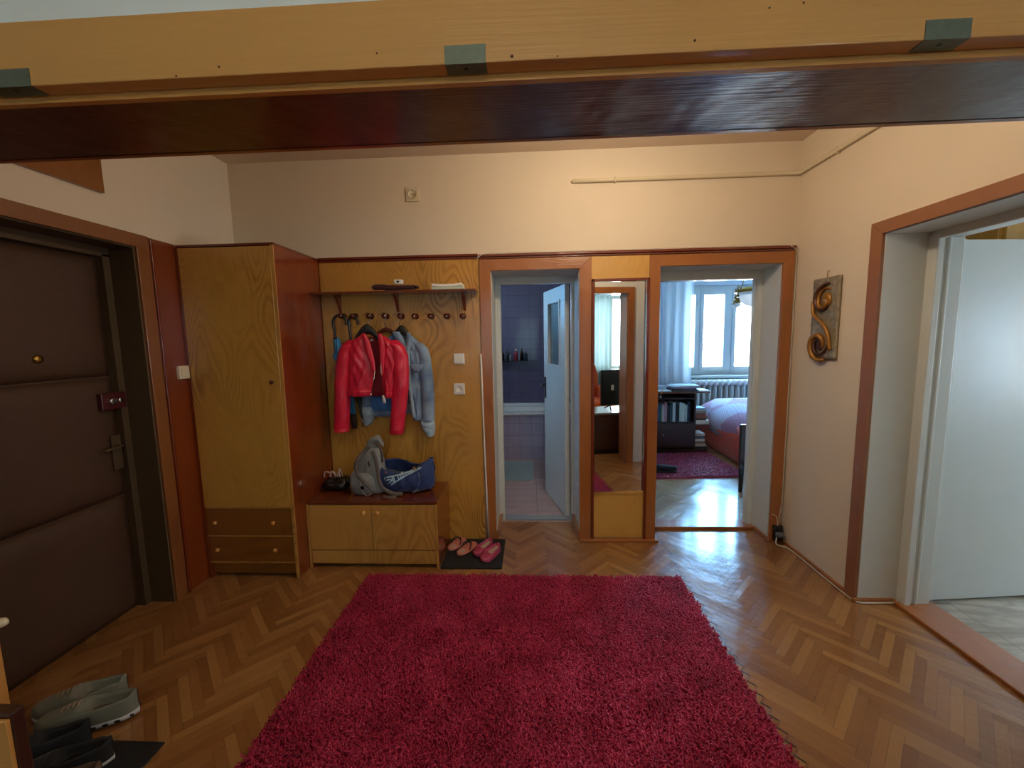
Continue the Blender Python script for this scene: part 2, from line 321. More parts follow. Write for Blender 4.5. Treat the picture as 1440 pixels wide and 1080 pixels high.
# ------------------------------------------------------------------ the room shell
struct(bx(XL-.2, YW, -.05, 2.17, 3.199, 0).build('floor', 'floor'))
struct(bx(XF, -3.35, -.05, 3.7, YW, 0).build('floor_back_room', 'floor'))
struct(bx(.9, 3.20, -.05, 4.4, 6.6, 0).build('floor_bedroom', 'bedfloor'))
struct(bx(-1.3, 3.199, -.05, .78, 5.8, 0).build('floor_bathroom', 'bathf'))
struct(bx(2.17, .95, -.05, 4.9, 3.0, 0).build('floor_side_room', 'sidef'))
struct(bx(XL-.35, YW+.15, ZC, 2.3, YB+.36, ZC+.08).build('ceiling', 'ceil'))
struct(bx(XF-.1, -3.4, ZC, 3.8, YW+.14, ZC+.08).build('ceiling_back_room', 'white'))
struct(bx(.75, YB+.36, ZC, 4.5, 6.75, ZC+.08).build('ceiling_bedroom', 'white'))
struct(bx(-1.4, YB+.36, 2.55, .75, 5.85, ZC).build('ceiling_bathroom', 'bedwall'))
struct(bx(2.3, .95, ZC, 5.0, YB+.36, ZC+.08).build('ceiling_side_room', 'white'))
w = B(); Y2 = YB+.36
w.box(XL-.3, YB, 0, BX0, Y2, ZC).box(BX1, YB, 0, DX0, Y2, ZC).box(DX1, YB, 0, 2.3, Y2, ZC).box(BX0, YB, BZ, BX1, Y2, ZC).box(DX0, YB, BZ, DX1, Y2, ZC)
struct(w.build('wall_back', 'wall'))
# left wall with the entrance opening (y 1.2 .. 2.141, z 2.03)
w = B(); w.box(XL-.3, 2.141, 0, XL, YB, ZC).box(XL-.3, 1.2, 2.03, XL, 2.141, ZC).box(XL-.3, YW, 0, XL, 1.2, ZC)
struct(w.build('wall_left', 'wall'))
# right wall with the side room opening (y 1.36 .. 2.21)
XS = 2.17
w = B(); w.box(XR, 2.21, 0, XS, YB, ZC).box(XR, 1.36, 1.999, XS, 2.21, ZC).box(XR, YH, 0, XS, 1.36, ZC)
struct(w.build('wall_right', 'wall'))
# wall between the hall and the room behind the camera
JL, JR, HZ = -1.80, 1.40, 2.0
w = B(); w.box(XF, YW+.035, 0, JL, YH-.005, ZC).box(JR, YW+.035, 0, XS, YH-.005, ZC).box(JL, YW+.035, HZ+.02, JR, YH-.005, ZC)
struct(w.build('wall_front', 'white'))
w = B(); w.box(XF-.1, -3.35, 0, XF, YW+.04, ZC); struct(w.build('wall_back_room_left', 'white'))
w = B(); w.box(3.7, -3.35, 0, 3.8, YW+.04, ZC).box(XS, YW+.035, 0, 3.8, YW+.135, ZC); struct(w.build('wall_back_room_right', 'white'))
w = B(); w.box(XF, -3.35, 0, 3.7, -3.2, .8).box(XF, -3.35, 2.4, 3.7, -3.2, ZC).box(XF, -3.35, .8, -1.2, -3.2, 2.4).box(.4, -3.35, .8, 2.1, -3.2, 2.4).box(3.3, -3.35, .8, 3.7, -3.2, 2.4)
struct(w.build('wall_back_room_rear', 'white'))
# bedroom walls; window opening x 2.45..4.0, z .88..2.27
w = B(); w.box(.8, 6.5, 0, 2.42, 6.7, ZC).box(2.42, 6.5, 0, 4.0, 6.7, .88).box(2.42, 6.5, 2.27, 4.0, 6.7, ZC).box(4.0, 6.5, 0, 4.5, 6.7, ZC)
struct(w.build('wall_bedroom_rear', 'bedwall'))
struct(bx(.78, Y2, 0, .9, 6.5, ZC).build('wall_bedroom_left', 'bedwall')); struct(bx(4.3, Y2, 0, 4.45, 6.5, ZC).build('wall_bedroom_right', 'bedwall'))
struct(bx(2.3, YB+.02, 0, 4.5, Y2, ZC).build('wall_bedroom_near', 'bedwall'))
# bathroom walls; the left one has an added, unseen opening that lets light in
struct(bx(-1.4, 5.7, 0, .78, 5.85, 2.55).build('wall_bathroom_rear', 'batht')); struct(B().box(-1.4, Y2, 0, -1.3, 4.4, 2.55).box(-1.4, 5.0, 0, -1.3, 5.7, 2.55).box(-1.4, 4.4, 0, -1.3, 5.0, 1.75).box(-1.4, 4.4, 2.15, -1.3, 5.0, 2.55).build('wall_bathroom_left', 'batht2')); struct(bx(.66, Y2, 0, .78, 5.7, 2.55).build('wall_bathroom_right', 'batht2'))
# side room walls, window in the east wall y .1..1.7
struct(bx(2.3, YB, 0, 4.9, YB+.02, ZC).build('wall_side_room_north', 'white'))
w = B(); w.box(4.7, .95, 0, 4.85, 1.15, ZC).box(4.7, 1.75, 0, 4.85, 2.95, ZC).box(4.7, 1.15, 0, 4.85, 1.75, .95).box(4.7, 1.15, 1.7, 4.85, 1.75, ZC); struct(w.build('wall_side_room_east', 'white'))
struct(bx(2.17, .949, 0, 4.85, .99, ZC).build('wall_side_room_south', 'white'))
# ------------------------------------------------------------------ the beam over the camera
struct(B().box(JL-.1, YW, 2.012, JR+.1, YW+.034, 2.128).build('trim_1', 'beam', bevel=.002))
w = B().box(JL-.0, YW+.036, HZ, JR, YW+.05, HZ+.019); struct(w.build('trim_2', 'beam'))
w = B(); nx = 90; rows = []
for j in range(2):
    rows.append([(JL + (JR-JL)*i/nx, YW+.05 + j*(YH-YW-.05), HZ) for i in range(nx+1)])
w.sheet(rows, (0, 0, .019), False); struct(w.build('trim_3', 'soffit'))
for nm, x in (('trim_4', JL), ('trim_5', JR)):
    s_ = -1 if x < 0 else 1
    o = struct(B().box(x - s_*.012, YW+.05, 0, x + s_*.006, YH-.006, HZ).build(nm, 'rcase'))
w = B(); w.box(JL-.07, YH-.005, 0, JL, YH+.015, HZ+.07).box(JR, YH-.005, 0, JR+.07, YH+.015, HZ+.07).box(JL-.0, YH-.005, HZ, JR, YH+.015, HZ+.07); struct(w.build('trim_6', 'casing'))
w = B(); w.box(JL-.1, YW, 0, JL, YW+.034, 2.011).box(JR, YW, 0, JR+.1, YW+.034, 2.011); struct(w.build('trim_7', 'casing'))
for k, (px0, px1, lab) in enumerate(((-30, 38, 'grey metal striker plate at the far left end of the overhead beam'), (625, 683, 'grey metal striker plate at the middle of the overhead beam'), (1298, 1362, 'grey metal striker plate at the right end of the overhead beam'))):
    a = at(px0, 75, YW).x; b = at(px1, 75, YW).x
    t = thing('striker_plate', lab, 'metal plate', ((a+b)/2, YW, 2.008), group='striker plates on the beam')
    bx(a, YW-.0015, 2.012, b, YW, 2.043).build('face_plate', 'iron', t); bx(a, YW-.0015, 2.0105, b, YW+.03, 2.012).build('folded_plate', 'iron', t)
    B().lathe([(.004, -.0008), (.004, .0002)], ((a+b)/2, YW+.014, 2.0104), 10).build('screw', 'black', t)
tb = bpy.data.objects['trim_1']
for (px, py, r_) in ((308, 94, .0022), (977, 57, .0024), (720, 79, .0032), (1082, 11, .0018), (1130, 4, .0018), (248, 107, .0018), (530, 75, .0016), (784, 79, .0014)):
    q = at(px, py, YW); B().lathe([(0, -.0012), (r_*.8, -.0012), (r_, 0), (r_, .001)], q, 10, 'y').build('nail_hole', 'pegw', tb)
# ------------------------------------------------------------------ casings, moldings, thresholds
def casing(name, x0, x1, zt, wd, mat, y=YB, wr=None, topz=None):
    wr = wr or wd; topz = topz or zt + wd
    m = B(); y0 = y-.018
    m.add([(x0-wd, y0, 0), (x0, y0, 0), (x0, y0, zt), (x0-wd, y0, topz), (x0-wd, y, 0), (x0, y, 0), (x0, y, zt), (x0-wd, y, topz)], [(0, 1, 2, 3), (7, 6, 5, 4), (0, 3, 7, 4), (1, 5, 6, 2), (0, 4, 5, 1), (2, 6, 7, 3)])
    m.add([(x1, y0, 0), (x1+wr, y0, 0), (x1+wr, y0, topz), (x1, y0, zt), (x1, y, 0), (x1+wr, y, 0), (x1+wr, y, topz), (x1, y, zt)], [(0, 1, 2, 3), (7, 6, 5, 4), (0, 3, 7, 4), (1, 5, 6, 2), (0, 4, 5, 1), (2, 6, 7, 3)])
    r = struct(m.build(name, mat, bevel=.002))
    h = B().add([(x0, y0, zt), (x1, y0, zt), (x1+wr, y0, topz), (x0-wd, y0, topz), (x0, y, zt), (x1, y, zt), (x1+wr, y, topz), (x0-wd, y, topz)], [(0, 1, 2, 3), (7, 6, 5, 4), (0, 3, 7, 4), (1, 5, 6, 2), (0, 4, 5, 1), (2, 6, 7, 3)])
    h.build('head_board', mat + 'x' if mat + 'x' in MT else mat, r, bevel=.002); return r
casing('trim_8', BX0, BX1, BZ, .078, 'casing', wr=.083, topz=2.058)
casing('trim_9', DX0, DX1, BZ, .072, 'casing', wr=.075, topz=2.056)
m = B(); m.box(-.35, YB-.022, 2.060, 1.79, YB, 2.073).box(-.35, YB-.034, 2.073, 1.79, YB, 2.090); struct(m.build('trim_10', 'redstrip', bevel=.003))
# right wall casing
def casing_x(name, y0, y1, zt, wd, topz, X, sgn, mat):
    m = B(); a, b = (X, X + sgn*.018)
    for (p, q) in ((y1, y1+wd), (y0, y0-wd)):
        m.prism([(p, 0), (q, 0), (q, topz), (p, zt)], 'x', a, b)
    r = struct(m.build(name, mat, bevel=.002)); B().prism([(y0, zt), (y1, zt), (y1+wd, topz), (y0-wd, topz)], 'x', a, b).build('head_board', mat, r, bevel=.002); return r
casing_x('trim_11', 1.36, 2.21, 1.999, .072, 2.063, XR, -1, 'rcase')
casing_x('trim_12', 1.2, 2.141, 2.03, .074, 2.099, XL, 1, 'casing_shaded')
struct(bx(XL, 2.215, 0, XL+.012, 2.386, 2.095).build('trim_13', 'mahog'))
struct(bx(XL+.012, 2.222, 0, XL+.022, 2.236, 2.095).build('trim_14', 'redstrip', bevel=.003))
# thresholds, wood blocks at the bathroom step, baseboards
struct(bx(BX0, 3.225, 0, BX1, 3.30, .012).build('trim_15', plain('grey_threshold', '#8b9393', .5), bevel=.003))
m = B()
for s_ in (-1, 1):
    x = BX0 if s_ < 0 else BX1
    m.prism([(x, YB-.02), (x + -s_*.012, YB-.02), (x + -s_*.03, 3.22), (x, 3.22)], 'z', 0, .07)
struct(m.build('trim_16', 'casing'))
struct(bx(DX0, 3.07, 0, DX1, 3.20, .022).build('trim_17', 'casingx', bevel=.004))
struct(bx(1.99, 1.36, 0, 2.19, 2.21, .018).build('trim_18', 'casing', bevel=.004))
m = B(); m.box(XR-.014, 2.28, 0, XR, YB-.02, .025).box(XR-.014, YH+.02, 0, XR, 1.29, .025); struct(m.build('baseboard_right', 'casing', bevel=.004))
m = B(); m.box(DX1-.014, YB-.03, 0, DX1, 3.07, .03).box(XR-.03, 2.196, 0, 2.0, 2.21, .025).box(DX0-.48, YB-.03, 0, DX0+.004, YB-.018, .02); struct(m.build('baseboard_back', 'casing', bevel=.004))
# ------------------------------------------------------------------ door frames and doors
# bathroom (door_2)
f = B(); fy0, fy1 = 3.20, 3.268
f.box(BX0, fy0, 0, BX0+.045, fy1, BZ-.055).box(BX1-.03, fy0, 0, BX1, fy1, BZ-.055).box(BX0, fy0, BZ-.055, BX1, fy1, BZ)
f.box(BX0+.001, fy0-.012, 0, BX0+.02, fy0, BZ-.02).box(BX1-.014, fy0-.012, 0, BX1-.001, fy0, BZ-.02)
struct(f.build('trim_19', 'lac', bevel=.003))
m = B(); e = .004; m.box(BX0, YB, .071, BX0+e, fy0, BZ).box(BX1-e, YB, .071, BX1, fy0, BZ).box(BX0, YB, BZ-e, BX1, fy0, BZ); struct(m.build('wall_bathroom_reveal', 'rev'))
ang = math.atan2(3.887-3.276, .163-.32)
d2 = root_struct('door_2', (.312, 3.285, .012), ang)
L = .60; m = B(); z0, z1 = 1.26, 1.79; a, b = .14, .44
m.box(0, 0, 0, L, .038, z0).box(0, 0, z1, L, .038, 1.915).box(0, 0, z0, a, .038, z1).box(b, 0, z0, L, .038, z1)
def lbuild(m, name, mat, parent, bevel=0):   # local-space part under a rotated root
    o = m.build(name, mat, None, bevel); mw = o.location.copy(); o.parent = parent; o.location = mw; return o
def part_local(m, name, mat, parent, bevel=0, sub=0):
    me_o = m.build(name, mat, None, bevel, sub); l = me_o.location.copy(); me_o.data.transform(Matrix.Translation(l)); me_o.location = (0, 0, 0); me_o.parent = parent; return me_o
leaf = part_local(m, 'door_leaf', 'lac', d2, .003)
m = B(); 
for s_ in (-.008, .038):
    m.box(a-.02, s_, z0-.02, a, s_+.008, z1+.02).box(b, s_, z0-.02, b+.02, s_+.008, z1+.02).box(a, s_, z0-.02, b, s_+.008, z0).box(a, s_, z1, b, s_+.008, z1+.02)
part_local(m, 'glazing_bead', 'lac', leaf, .002)
frost = T('frosted_glass'); frost.p(Base_Color=(.25, .33, .33, 1), Roughness=.25, Transmission_Weight=.6); MT['frost'] = frost.m
part_local(bx(a, .016, z0, b, .022, z1), 'window_pane', 'frost', leaf)
m = B(); m.box(L-.065, .038, .93, L-.025, .044, 1.13).tube([(L-.045, .04, 1.06), (L-.045, .085, 1.06), (L-.06, .09, 1.06), (L-.14, .09, 1.055)], .008, 8)
m.box(L-.065, -.006, .93, L-.025, 0, 1.13).tube([(L-.045, 0, 1.06), (L-.045, -.045, 1.06), (L-.06, -.05, 1.06), (L-.14, -.05, 1.055)], .008, 8)
part_local(m, 'door_handle', 'black', d2, .001)
# bedroom door frame
f = B(); f.box(DX0, 3.12, 0, DX0+.03, 3.20, BZ-.07).box(DX1-.038, 3.12, 0, DX1, 3.20, BZ-.07).box(DX0, 3.12, BZ-.07, DX1, 3.20, BZ)
f.box(DX0+.03, 3.14, 0, DX0+.04, 3.17, BZ-.07).box(DX1-.048, 3.14, 0, DX1-.038, 3.17, BZ-.07)
struct(f.build('trim_20', 'lac', bevel=.003))
m = B(); m.box(DX0, YB, .03, DX0+e, 3.12, BZ).box(DX1-e, YB, .03, DX1, 3.12, BZ).box(DX0, YB, BZ-e, DX1, 3.12, BZ); struct(m.build('wall_bedroom_reveal', 'rev'))
# side room door (door_3)
m = B(); m.box(XR, 2.21-e, .02, 2.03, 2.21, 1.999).box(XR, 1.36, 1.999-e, 2.03, 2.21, 1.999).box(XR, 1.36, .02, 2.03, 1.36+e, 1.999); struct(m.build('wall_side_room_reveal', 'rev'))
f = B(); f.box(2.03, 2.17, 0, 2.16, 2.21, 1.965).box(2.03, 1.36, 0, 2.16, 1.40, 1.965).box(2.03, 1.36, 1.965, 2.16, 2.21, 1.999)
f.box(2.015, 2.155, 0, 2.05, 2.21, 1.985).box(2.075, 2.16, 0, 2.09, 2.21, 1.985).box(2.02, 1.36, 1.955, 2.05, 2.21, 1.999)
struct(f.build('trim_21', 'lac', bevel=.005))
d3 = root_struct('door_3', (2.175, 2.205, .012), math.radians(5.5))
leaf = part_local(bx(0, 0, 0, .84, .04, 1.945), 'door_leaf', 'lac', d3, .004)
part_local(bx(.012, -.004, 0, .03, 0, 1.945), 'edge_strip', 'lac', d3, .002)
m = B(); m.box(.77, -.006, .93, .81, 0, 1.13).tube([(.79, 0, 1.06), (.79, -.045, 1.06), (.77, -.05, 1.06), (.69, -.05, 1.055)], .008, 8); part_local(m, 'door_handle', 'steel', d3, .001)
for z in (.35, 1.0, 1.65):
    part_local(B().tube([(-.004, -.006, z), (-.004, -.006, z+.1)], .008, 8), 'hinge', 'iron', d3)
# entrance door (door_1): padded vinyl in three cushions
d1 = root_struct('door_1', (-2.30, 2.10, 0), 0)
part_local(bx(-.05, -.86, .01, 0, .0, 1.972), 'door_leaf', 'leather', d1)
def cushion(z0, z1):
    rows = []; ny, nz = 26, 18
    for j in range(nz+1):
        t = j/nz; r = []
        for i in range(ny+1):
            s = i/ny; p = (min(1, 9*s*(1))*min(1, 9*(1-s)))**.5 * (min(1, 7*t)*min(1, 7*(1-t)))**.5
            r.append((.002 + .022*p + .002*math.sin(9*s+5*t)*p, -.86*(1-s), z0 + (z1-z0)*t))
        rows.append(r)
    return B().sheet(rows, (-.004, 0, 0))
for a_, b_ in ((.012, .668), (.676, 1.335), (1.343, 1.970)): part_local(cushion(a_, b_), 'padded_panel', 'leather', d1)
part_local(B().lathe([(.0, .0), (.02, .0), (.02, .008), (.008, .012), (0, .012)], (.022, -.33, 1.45), 14, 'x'), 'peephole', 'brass', d1)
MT['maroon'] = plain('maroon_lock_enamel', '#4a1418', .35, coat=.4)
lk = part_local(bx(.02, -.10, 1.165, .05, .03, 1.255), 'lock_box', 'maroon', d1, .004)
part_local(B().lathe([(.017, .05), (.017, .062), (.012, .064), (.004, .064)], (0, -.05, 1.21), 16, 'x'), 'lock_cylinder', 'steel', lk); part_local(B().lathe([(.013, .05), (.013, .058), (.004, .058)], (0, -.005, 1.21), 16, 'x'), 'lock_button', 'steel', lk)
part_local(B().tube([(.03, .02, 1.165), (.036, .022, 1.12), (.033, .028, 1.09), (.036, .035, 1.06)], .002, 6).sphere((.036, .036, 1.055), .007), 'door_chain', 'steel', d1)
m = bx(.02, -.06, .83, .03, -.01, 1.02).tube([(.03, -.035, .96), (.06, -.035, .96), (.065, -.05, .96), (.065, -.13, .955)], .008, 8); part_local(m, 'door_handle', 'darkrev', d1, .001)
struct(bx(-2.35, 2.10, 0, -2.255, 2.141, 1.99).build('trim_22', 'darkrev')); struct(bx(-2.35, 1.2, 1.975, -2.255, 2.141, 2.03).build('trim_23', 'darkrev', bevel=.004))
m = B(); m.box(-2.255, 2.136, 0, XL, 2.141, 2.03).box(-2.255, 1.2, 2.024, XL, 2.136, 2.03); struct(m.build('wall_entrance_reveal', 'darkrev'))
struct(bx(-2.31, 1.2, 0, -2.12, 2.13, .0008).build('trim_24', 'floor'))
struct(bx(XL-.3, 1.2, -.05, -2.31, 2.141, 2.1).build('wall_entrance_rear', 'darkrev'))
# board on the left wall
t = thing('wall_board', 'brown wooden board with knots high on the left wall above the entrance door', 'board', (XL, 1.5, 2.257))
bx(XL, 1.10, 2.257, XL+.02, 2.006, 2.62).build('board_panel', 'drawerw', t, .002)
for y, z in ((1.78, 2.345), (1.70, 2.365)): B().lathe([(0, 0), (.012, 0), (.012, .003), (.006, .008), (0, .008)], (XL+.02, y, z), 10, 'x').build('knot_plug', 'pegw', t)
# ------------------------------------------------------------------ wardrobe
WY, WX, ZP = 2.386, -1.5015, 2.092
t = thing('wardrobe', 'tall honey plywood wardrobe with two drawers beside the entrance door', 'wardrobe', ((XL+WX)/2, 2.64, 0))
x0, x1 = XL+.016, WX
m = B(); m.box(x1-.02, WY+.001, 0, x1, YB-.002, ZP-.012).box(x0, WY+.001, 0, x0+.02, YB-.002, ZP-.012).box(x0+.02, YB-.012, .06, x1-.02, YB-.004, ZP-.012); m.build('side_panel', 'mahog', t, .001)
bx(x0, WY-.004, ZP-.014, x1+.002, YB-.002, ZP).build('top_board', 'redstrip', t, .002)
bx(x1-.018, WY-.006, 0, x1+.0, WY+.001, ZP-.014).build('front_edge', 'plyx', t); bx(x0, WY-.006, 0, x0+.016, WY+.001, ZP-.014).build('front_edge', 'mahog', t)
zd = [at(350, y, WY).z for y in (714, 753, 790)]
d = bx(x0+.018, WY-.008, zd[0]+.004, x1-.02, WY+.012, ZP-.02).build('door', 'ply', t, .002)
B().lathe([(.0, -.03), (.009, -.03), (.013, -.024), (.012, -.018), (.005, -.012), (.005, 0)], (at(386, 537, WY).x, WY-.008, at(386, 537, WY).z), 14, 'y').build('knob', 'pegw', d)
bx(x0+.018, WY-.004, zd[0]-.004, x1-.02, YB-.02, zd[0]+.002).build('rail', 'plyx', t)
for k in range(2):
    dr = bx(x0+.022, WY-.002, zd[k+1]+.004, x1-.022, WY+.014, zd[k]-.006).build('drawer', 'drawerw', t, .002)
    for px in (306, 387):
        kx = at(px, 738, WY).x; B().lathe([(.0, -.028), (.010, -.027), (.014, -.02), (.012, -.014), (.006, -.008), (.006, 0)], (kx, WY-.002, (zd[k]+zd[k+1])/2), 14, 'y').build('knob', 'knobw', dr)
    bx(x0+.018, WY-.004, zd[k+1]-.006, x1-.02, WY+.1, zd[k+1]+.002).build('rail', 'plyx', t)
bx(x0+.02, WY+.02, .02, x1-.02, WY+.035, zd[2]-.006).build('plinth', 'drawerw', t)
# ------------------------------------------------------------------ shoe bench
SY, SX0, SX1, SZ = 2.5086, -1.4985, -.6235, .4583
t = thing('shoe_bench', 'low honey plywood shoe bench with two doors under the hanging jackets', 'bench', ((SX0+SX1)/2, 2.7, 0))
bx(SX0, SY-.004, SZ-.018, SX1, YB-.02, SZ).build('top_board', 'mahogx', t, .002)
m = B(); m.box(SX0, SY, 0, SX0+.018, YB-.02, SZ-.018).box(SX1-.018, SY, 0, SX1, YB-.02, SZ-.018).box(SX0+.018, YB-.03, .05, SX1-.018, YB-.022, SZ-.018).box(SX0+.018, SY+.02, .095, SX1-.018, YB-.03, .12); m.build('carcass', 'mahog', t, .001)
bx(SX0, SY-.003, 0, SX0+.016, SY, SZ-.018).build('front_edge', 'plyx', t); bx(SX1-.016, SY-.003, 0, SX1, SY, SZ-.018).build('front_edge', 'plyx', t)
xm = at(524, 750, SY).x
for a_, b_, kx in ((SX0+.019, xm-.002, 513), (xm+.002, SX1-.019, 532)):
    d = bx(a_, SY-.004, .128, b_, SY+.014, SZ-.024).build('door', 'plyx', t, .002); q = at(kx, 720, SY)
    B().lathe([(0, -.030), (.012, -.029), (.018, -.021), (.016, -.013), (.008, -.007), (.008, 0)], (q.x, SY-.004, q.z), 14, 'y').build('knob', 'knobw', d)
bx(SX0+.018, SY-.0005, .028, SX1-.018, SY+.016, .120).build('plinth', 'plyx', t, .003)
# ------------------------------------------------------------------ coat rack
t = thing('coat_rack', 'tall plywood wall panel coat rack with shelf and dark round pegs', 'coat rack', (-.93, YB, 0))
PX0, PX1 = WX+.004, -.357
bx(PX0, YB-.016, .002, PX1, YB-.001, ZP-.022).build('back_panel', 'ply', t, .001)
m = B(); m.box(PX0, YB-.022, ZP-.03, PX1, YB, ZP-.012).box(PX0, YB-.034, ZP-.012, PX1, YB, ZP+.004); m.build('top_molding', 'redstrip', t, .003)
SHZ = at(560, 410, 2.74).z
sh = bx(PX0, 2.735, SHZ-.008, PX1-.005, YB-.016, SHZ+.008).build('shelf', 'mahogx', t, .002)
for px in (475, 557, 652):
    x = at(px, 420, 2.86).x; pr = []
    for k in range(9):
        a_ = k/8; pr.append((2.755 + .135*a_**.6 , SHZ-.008 - .11*a_**2.2))
    B().prism([(YB-.016, SHZ-.008)] + pr + [(YB-.016, SHZ-.125)], 'x', x-.01, x+.01).build('bracket', 'mahog', t, .002)
PEG = []
for px in (480, 496.5, 519, 541, 562.5, 582.5, 605, 627.5, 650):
    q = at(px, 444.5, 2.85); PEG.append(q)
    B().lathe([(.022, -.0), (.022, -.006), (.008, -.010), (.007, -.04), (.014, -.046), (.019, -.056), (.014, -.068), (0, -.072)], (q.x, YB-.016, q.z), 16, 'y').build('peg', 'pegw', t)
for (px, py) in ((455, 403), (670, 397), (459, 500), (673, 501), (683, 656), (456, 640)):
    q = at(px, py, YB); 
    if q.x < PX1-.01: B().lathe([(.004, 0), (.004, -.0015), (0, -.002)], (q.x, YB-.016, q.z), 8, 'y').build('screw', 'brass', t)
# things on the shelf
q = at(543, 404, 2.8)
t = thing('folded_umbrella', 'dark red folded umbrella lying on the coat rack shelf', 'umbrella', (q.x, 2.80, SHZ+.008))
xa, xb = at(523, 405, 2.8).x, at(583, 405, 2.8).x; zz = SHZ+.009+.028
MT['wine'] = fabric('dark_wine_fabric', '#3c1018'); B().loft([((xa+(xb-xa)*k/14, 2.8, zz+(.002 if k < 5 else -.004)), (0, .020*(1 if k < 8 else .8)*(.3 if k in (0,) else 1), 0), (0, 0, .020*(1 if k < 8 else .8)*(.3 if k in (0,) else 1)), 2) for k in range(15)], 14, noise=lambda a, b, p: (0, .003*math.sin(b*30), .002*math.sin(b*25+a*9))).build('canopy', 'wine', t)
B().tube([(xb, 2.8, zz-.004), (xb+.03, 2.8, zz-.004)], [.012, .009], 10).build('handle', 'black', t)
t = thing('small_white_box', 'small white device on top of the folded umbrella on the shelf', 'box', (at(561, 402, 2.79).x, 2.79, zz+.018), .15)
part_local(bx(-.03, -.018, 0, .03, .018, .03), 'box_body', 'plastic', t, .006); part_local(bx(-.012, -.0195, .008, .006, -.018, .022), 'dark_button', 'black', t)
for k, (h, dx, lab, mt, wd) in enumerate(((.018, 0, 'lower of the two white papers stacked on the coat rack shelf', 'pap1', .21), (.016, -.004, 'curled white leaflet, topmost paper on the coat rack shelf', 'pap2', .20))):
    MT['pap1'] = MT.get('pap1') or plain('pale_green_paper', '#bccbbd', .8, var=.05); MT['pap2'] = MT.get('pap2') or plain('white_paper', '#e6e2d8', .8, var=.04)
    xc = at(631, 405, 2.8).x + dx; z = SHZ+.0085+k*.0185; rows = [[(xc+wd*(i/10-.5), 2.745+.14*j, z + (.006*(abs(i/10-.5)*2)**2 if k else 0)) for i in range(11)] for j in range(2)]
    tag(B().sheet(rows, (0, 0, h), False).build('paper_stack', mt), lab, 'papers', 'papers on the coat rack shelf')
# ------------------------------------------------------------------ sockets and switches
def wall_plate(name, label, cat, P, nrm, w_, h_, mat='plastic', kind='switch', group=None):
    t = thing(name, label, cat, P, group=group); rz = math.atan2(nrm[1], nrm[0]) + PI/2; t.rotation_euler = (0, 0, rz)
    part_local(bx(-w_/2, -.011, 0, w_/2, 0, h_), 'plate', mat, t, .004)
    if kind == 'switch': part_local(B().prism([(-.011, .12*h_), (-.016, .12*h_), (-.012, .88*h_), (-.011, .88*h_)], 'x', -w_*.38, w_*.38), 'rocker', mat, t, .001)
    else:
        part_local(B().lathe([(w_*.36, -.011), (w_*.36, -.0145), (w_*.31, -.0145), (w_*.30, -.0125), (.0, -.0122)], (0, 0, h_/2), 24, 'y'), 'socket_ring', mat, t)
        for s_ in (-1, 1): part_local(B().lathe([(.003, -.0128), (.003, -.012), (0, -.012)], (s_*.0095, 0, h_/2), 8, 'y'), 'pin_hole', 'black', t)
        part_local(bx(-.003, -.0145, h_/2+w_*.24, .003, -.0122, h_/2+w_*.31), 'earth_clip', 'steel', t); part_local(bx(-.003, -.0145, h_/2-w_*.31, .003, -.0122, h_/2-w_*.24), 'earth_clip', 'steel', t)
    return t
q = at(581, 284, YB); wall_plate('wall_socket', 'cream socket high on the back wall near the ceiling', 'socket', (q.x, YB, q.z), (0, -1), .095, .095, 'cream', 'socket')
q = at(646.5, 512, YB); wall_plate('light_switch', 'white light switch on the coat rack panel above the socket', 'switch', (q.x, YB-.016, q.z), (0, -1), .078, .078)
q = at(647, 554, YB); wall_plate('wall_socket', 'white socket on the coat rack panel below the light switch', 'socket', (q.x, YB-.016, q.z), (0, -1), .08, .08, 'plastic', 'socket')
t = thing('light_switch', 'cream light switch on the red brown panel beside the wardrobe', 'switch', (XL+.012, 2.34, 1.30)); bx(XL+.012, 2.305, 1.300, XL+.032, 2.378, 1.378).build('plate', 'cream', t, .003); bx(XL+.032, 2.318, 1.312, XL+.037, 2.365, 1.366).build('rocker', 'cream', t, .003)
# ------------------------------------------------------------------ conduits and cables
a_, b_ = at(806, 252, YB-.014), at(1123, 243, YB-.014); cz = b_.z
m = B().tube([(a_.x-.004, YB+.005, cz), (a_.x, YB-.012, cz)] + [(a_.x + (XR-.014-a_.x)*k/6, YB-.014, cz) for k in range(1, 7)] + [(XR-.014, YB-.014 - k*.3, cz) for k in range(1, 6)], .0135, 10)
cp = tag(m.build('surface_conduit', 'cream'), 'cream surface conduit running under the ceiling across the back and right walls', 'conduit')
tag(B().tube([(a_.x+.28, YB-.0, cz-.018), (a_.x+.28, YB-.026, cz-.018), (a_.x+.28, YB-.028, cz+.012), (a_.x+.28, YB, cz+.014)], .004, 6).build('conduit_clip', 'cream', None), 'small cream clip holding the conduit on the back wall', 'clip', 'conduit clips'); tag(B().tube([(XR, 2.56, cz-.018), (XR-.026, 2.56, cz-.018), (XR-.028, 2.56, cz+.012), (XR, 2.56, cz+.014)], .004, 6).build('conduit_clip', 'cream', None), 'small cream clip holding the conduit on the right wall', 'clip', 'conduit clips')
xq = -.327
tag(B().tube([(-.355, YB-.026, 1.40), (-.352, YB-.026, 1.1), (-.347, YB-.026, .7), (-.340, YB-.027, .35), (-.335, YB-.028, .02)], .0065, 8).build('wall_pipe', 'plastic'), 'thin white pipe running down beside the bathroom door casing', 'pipe')
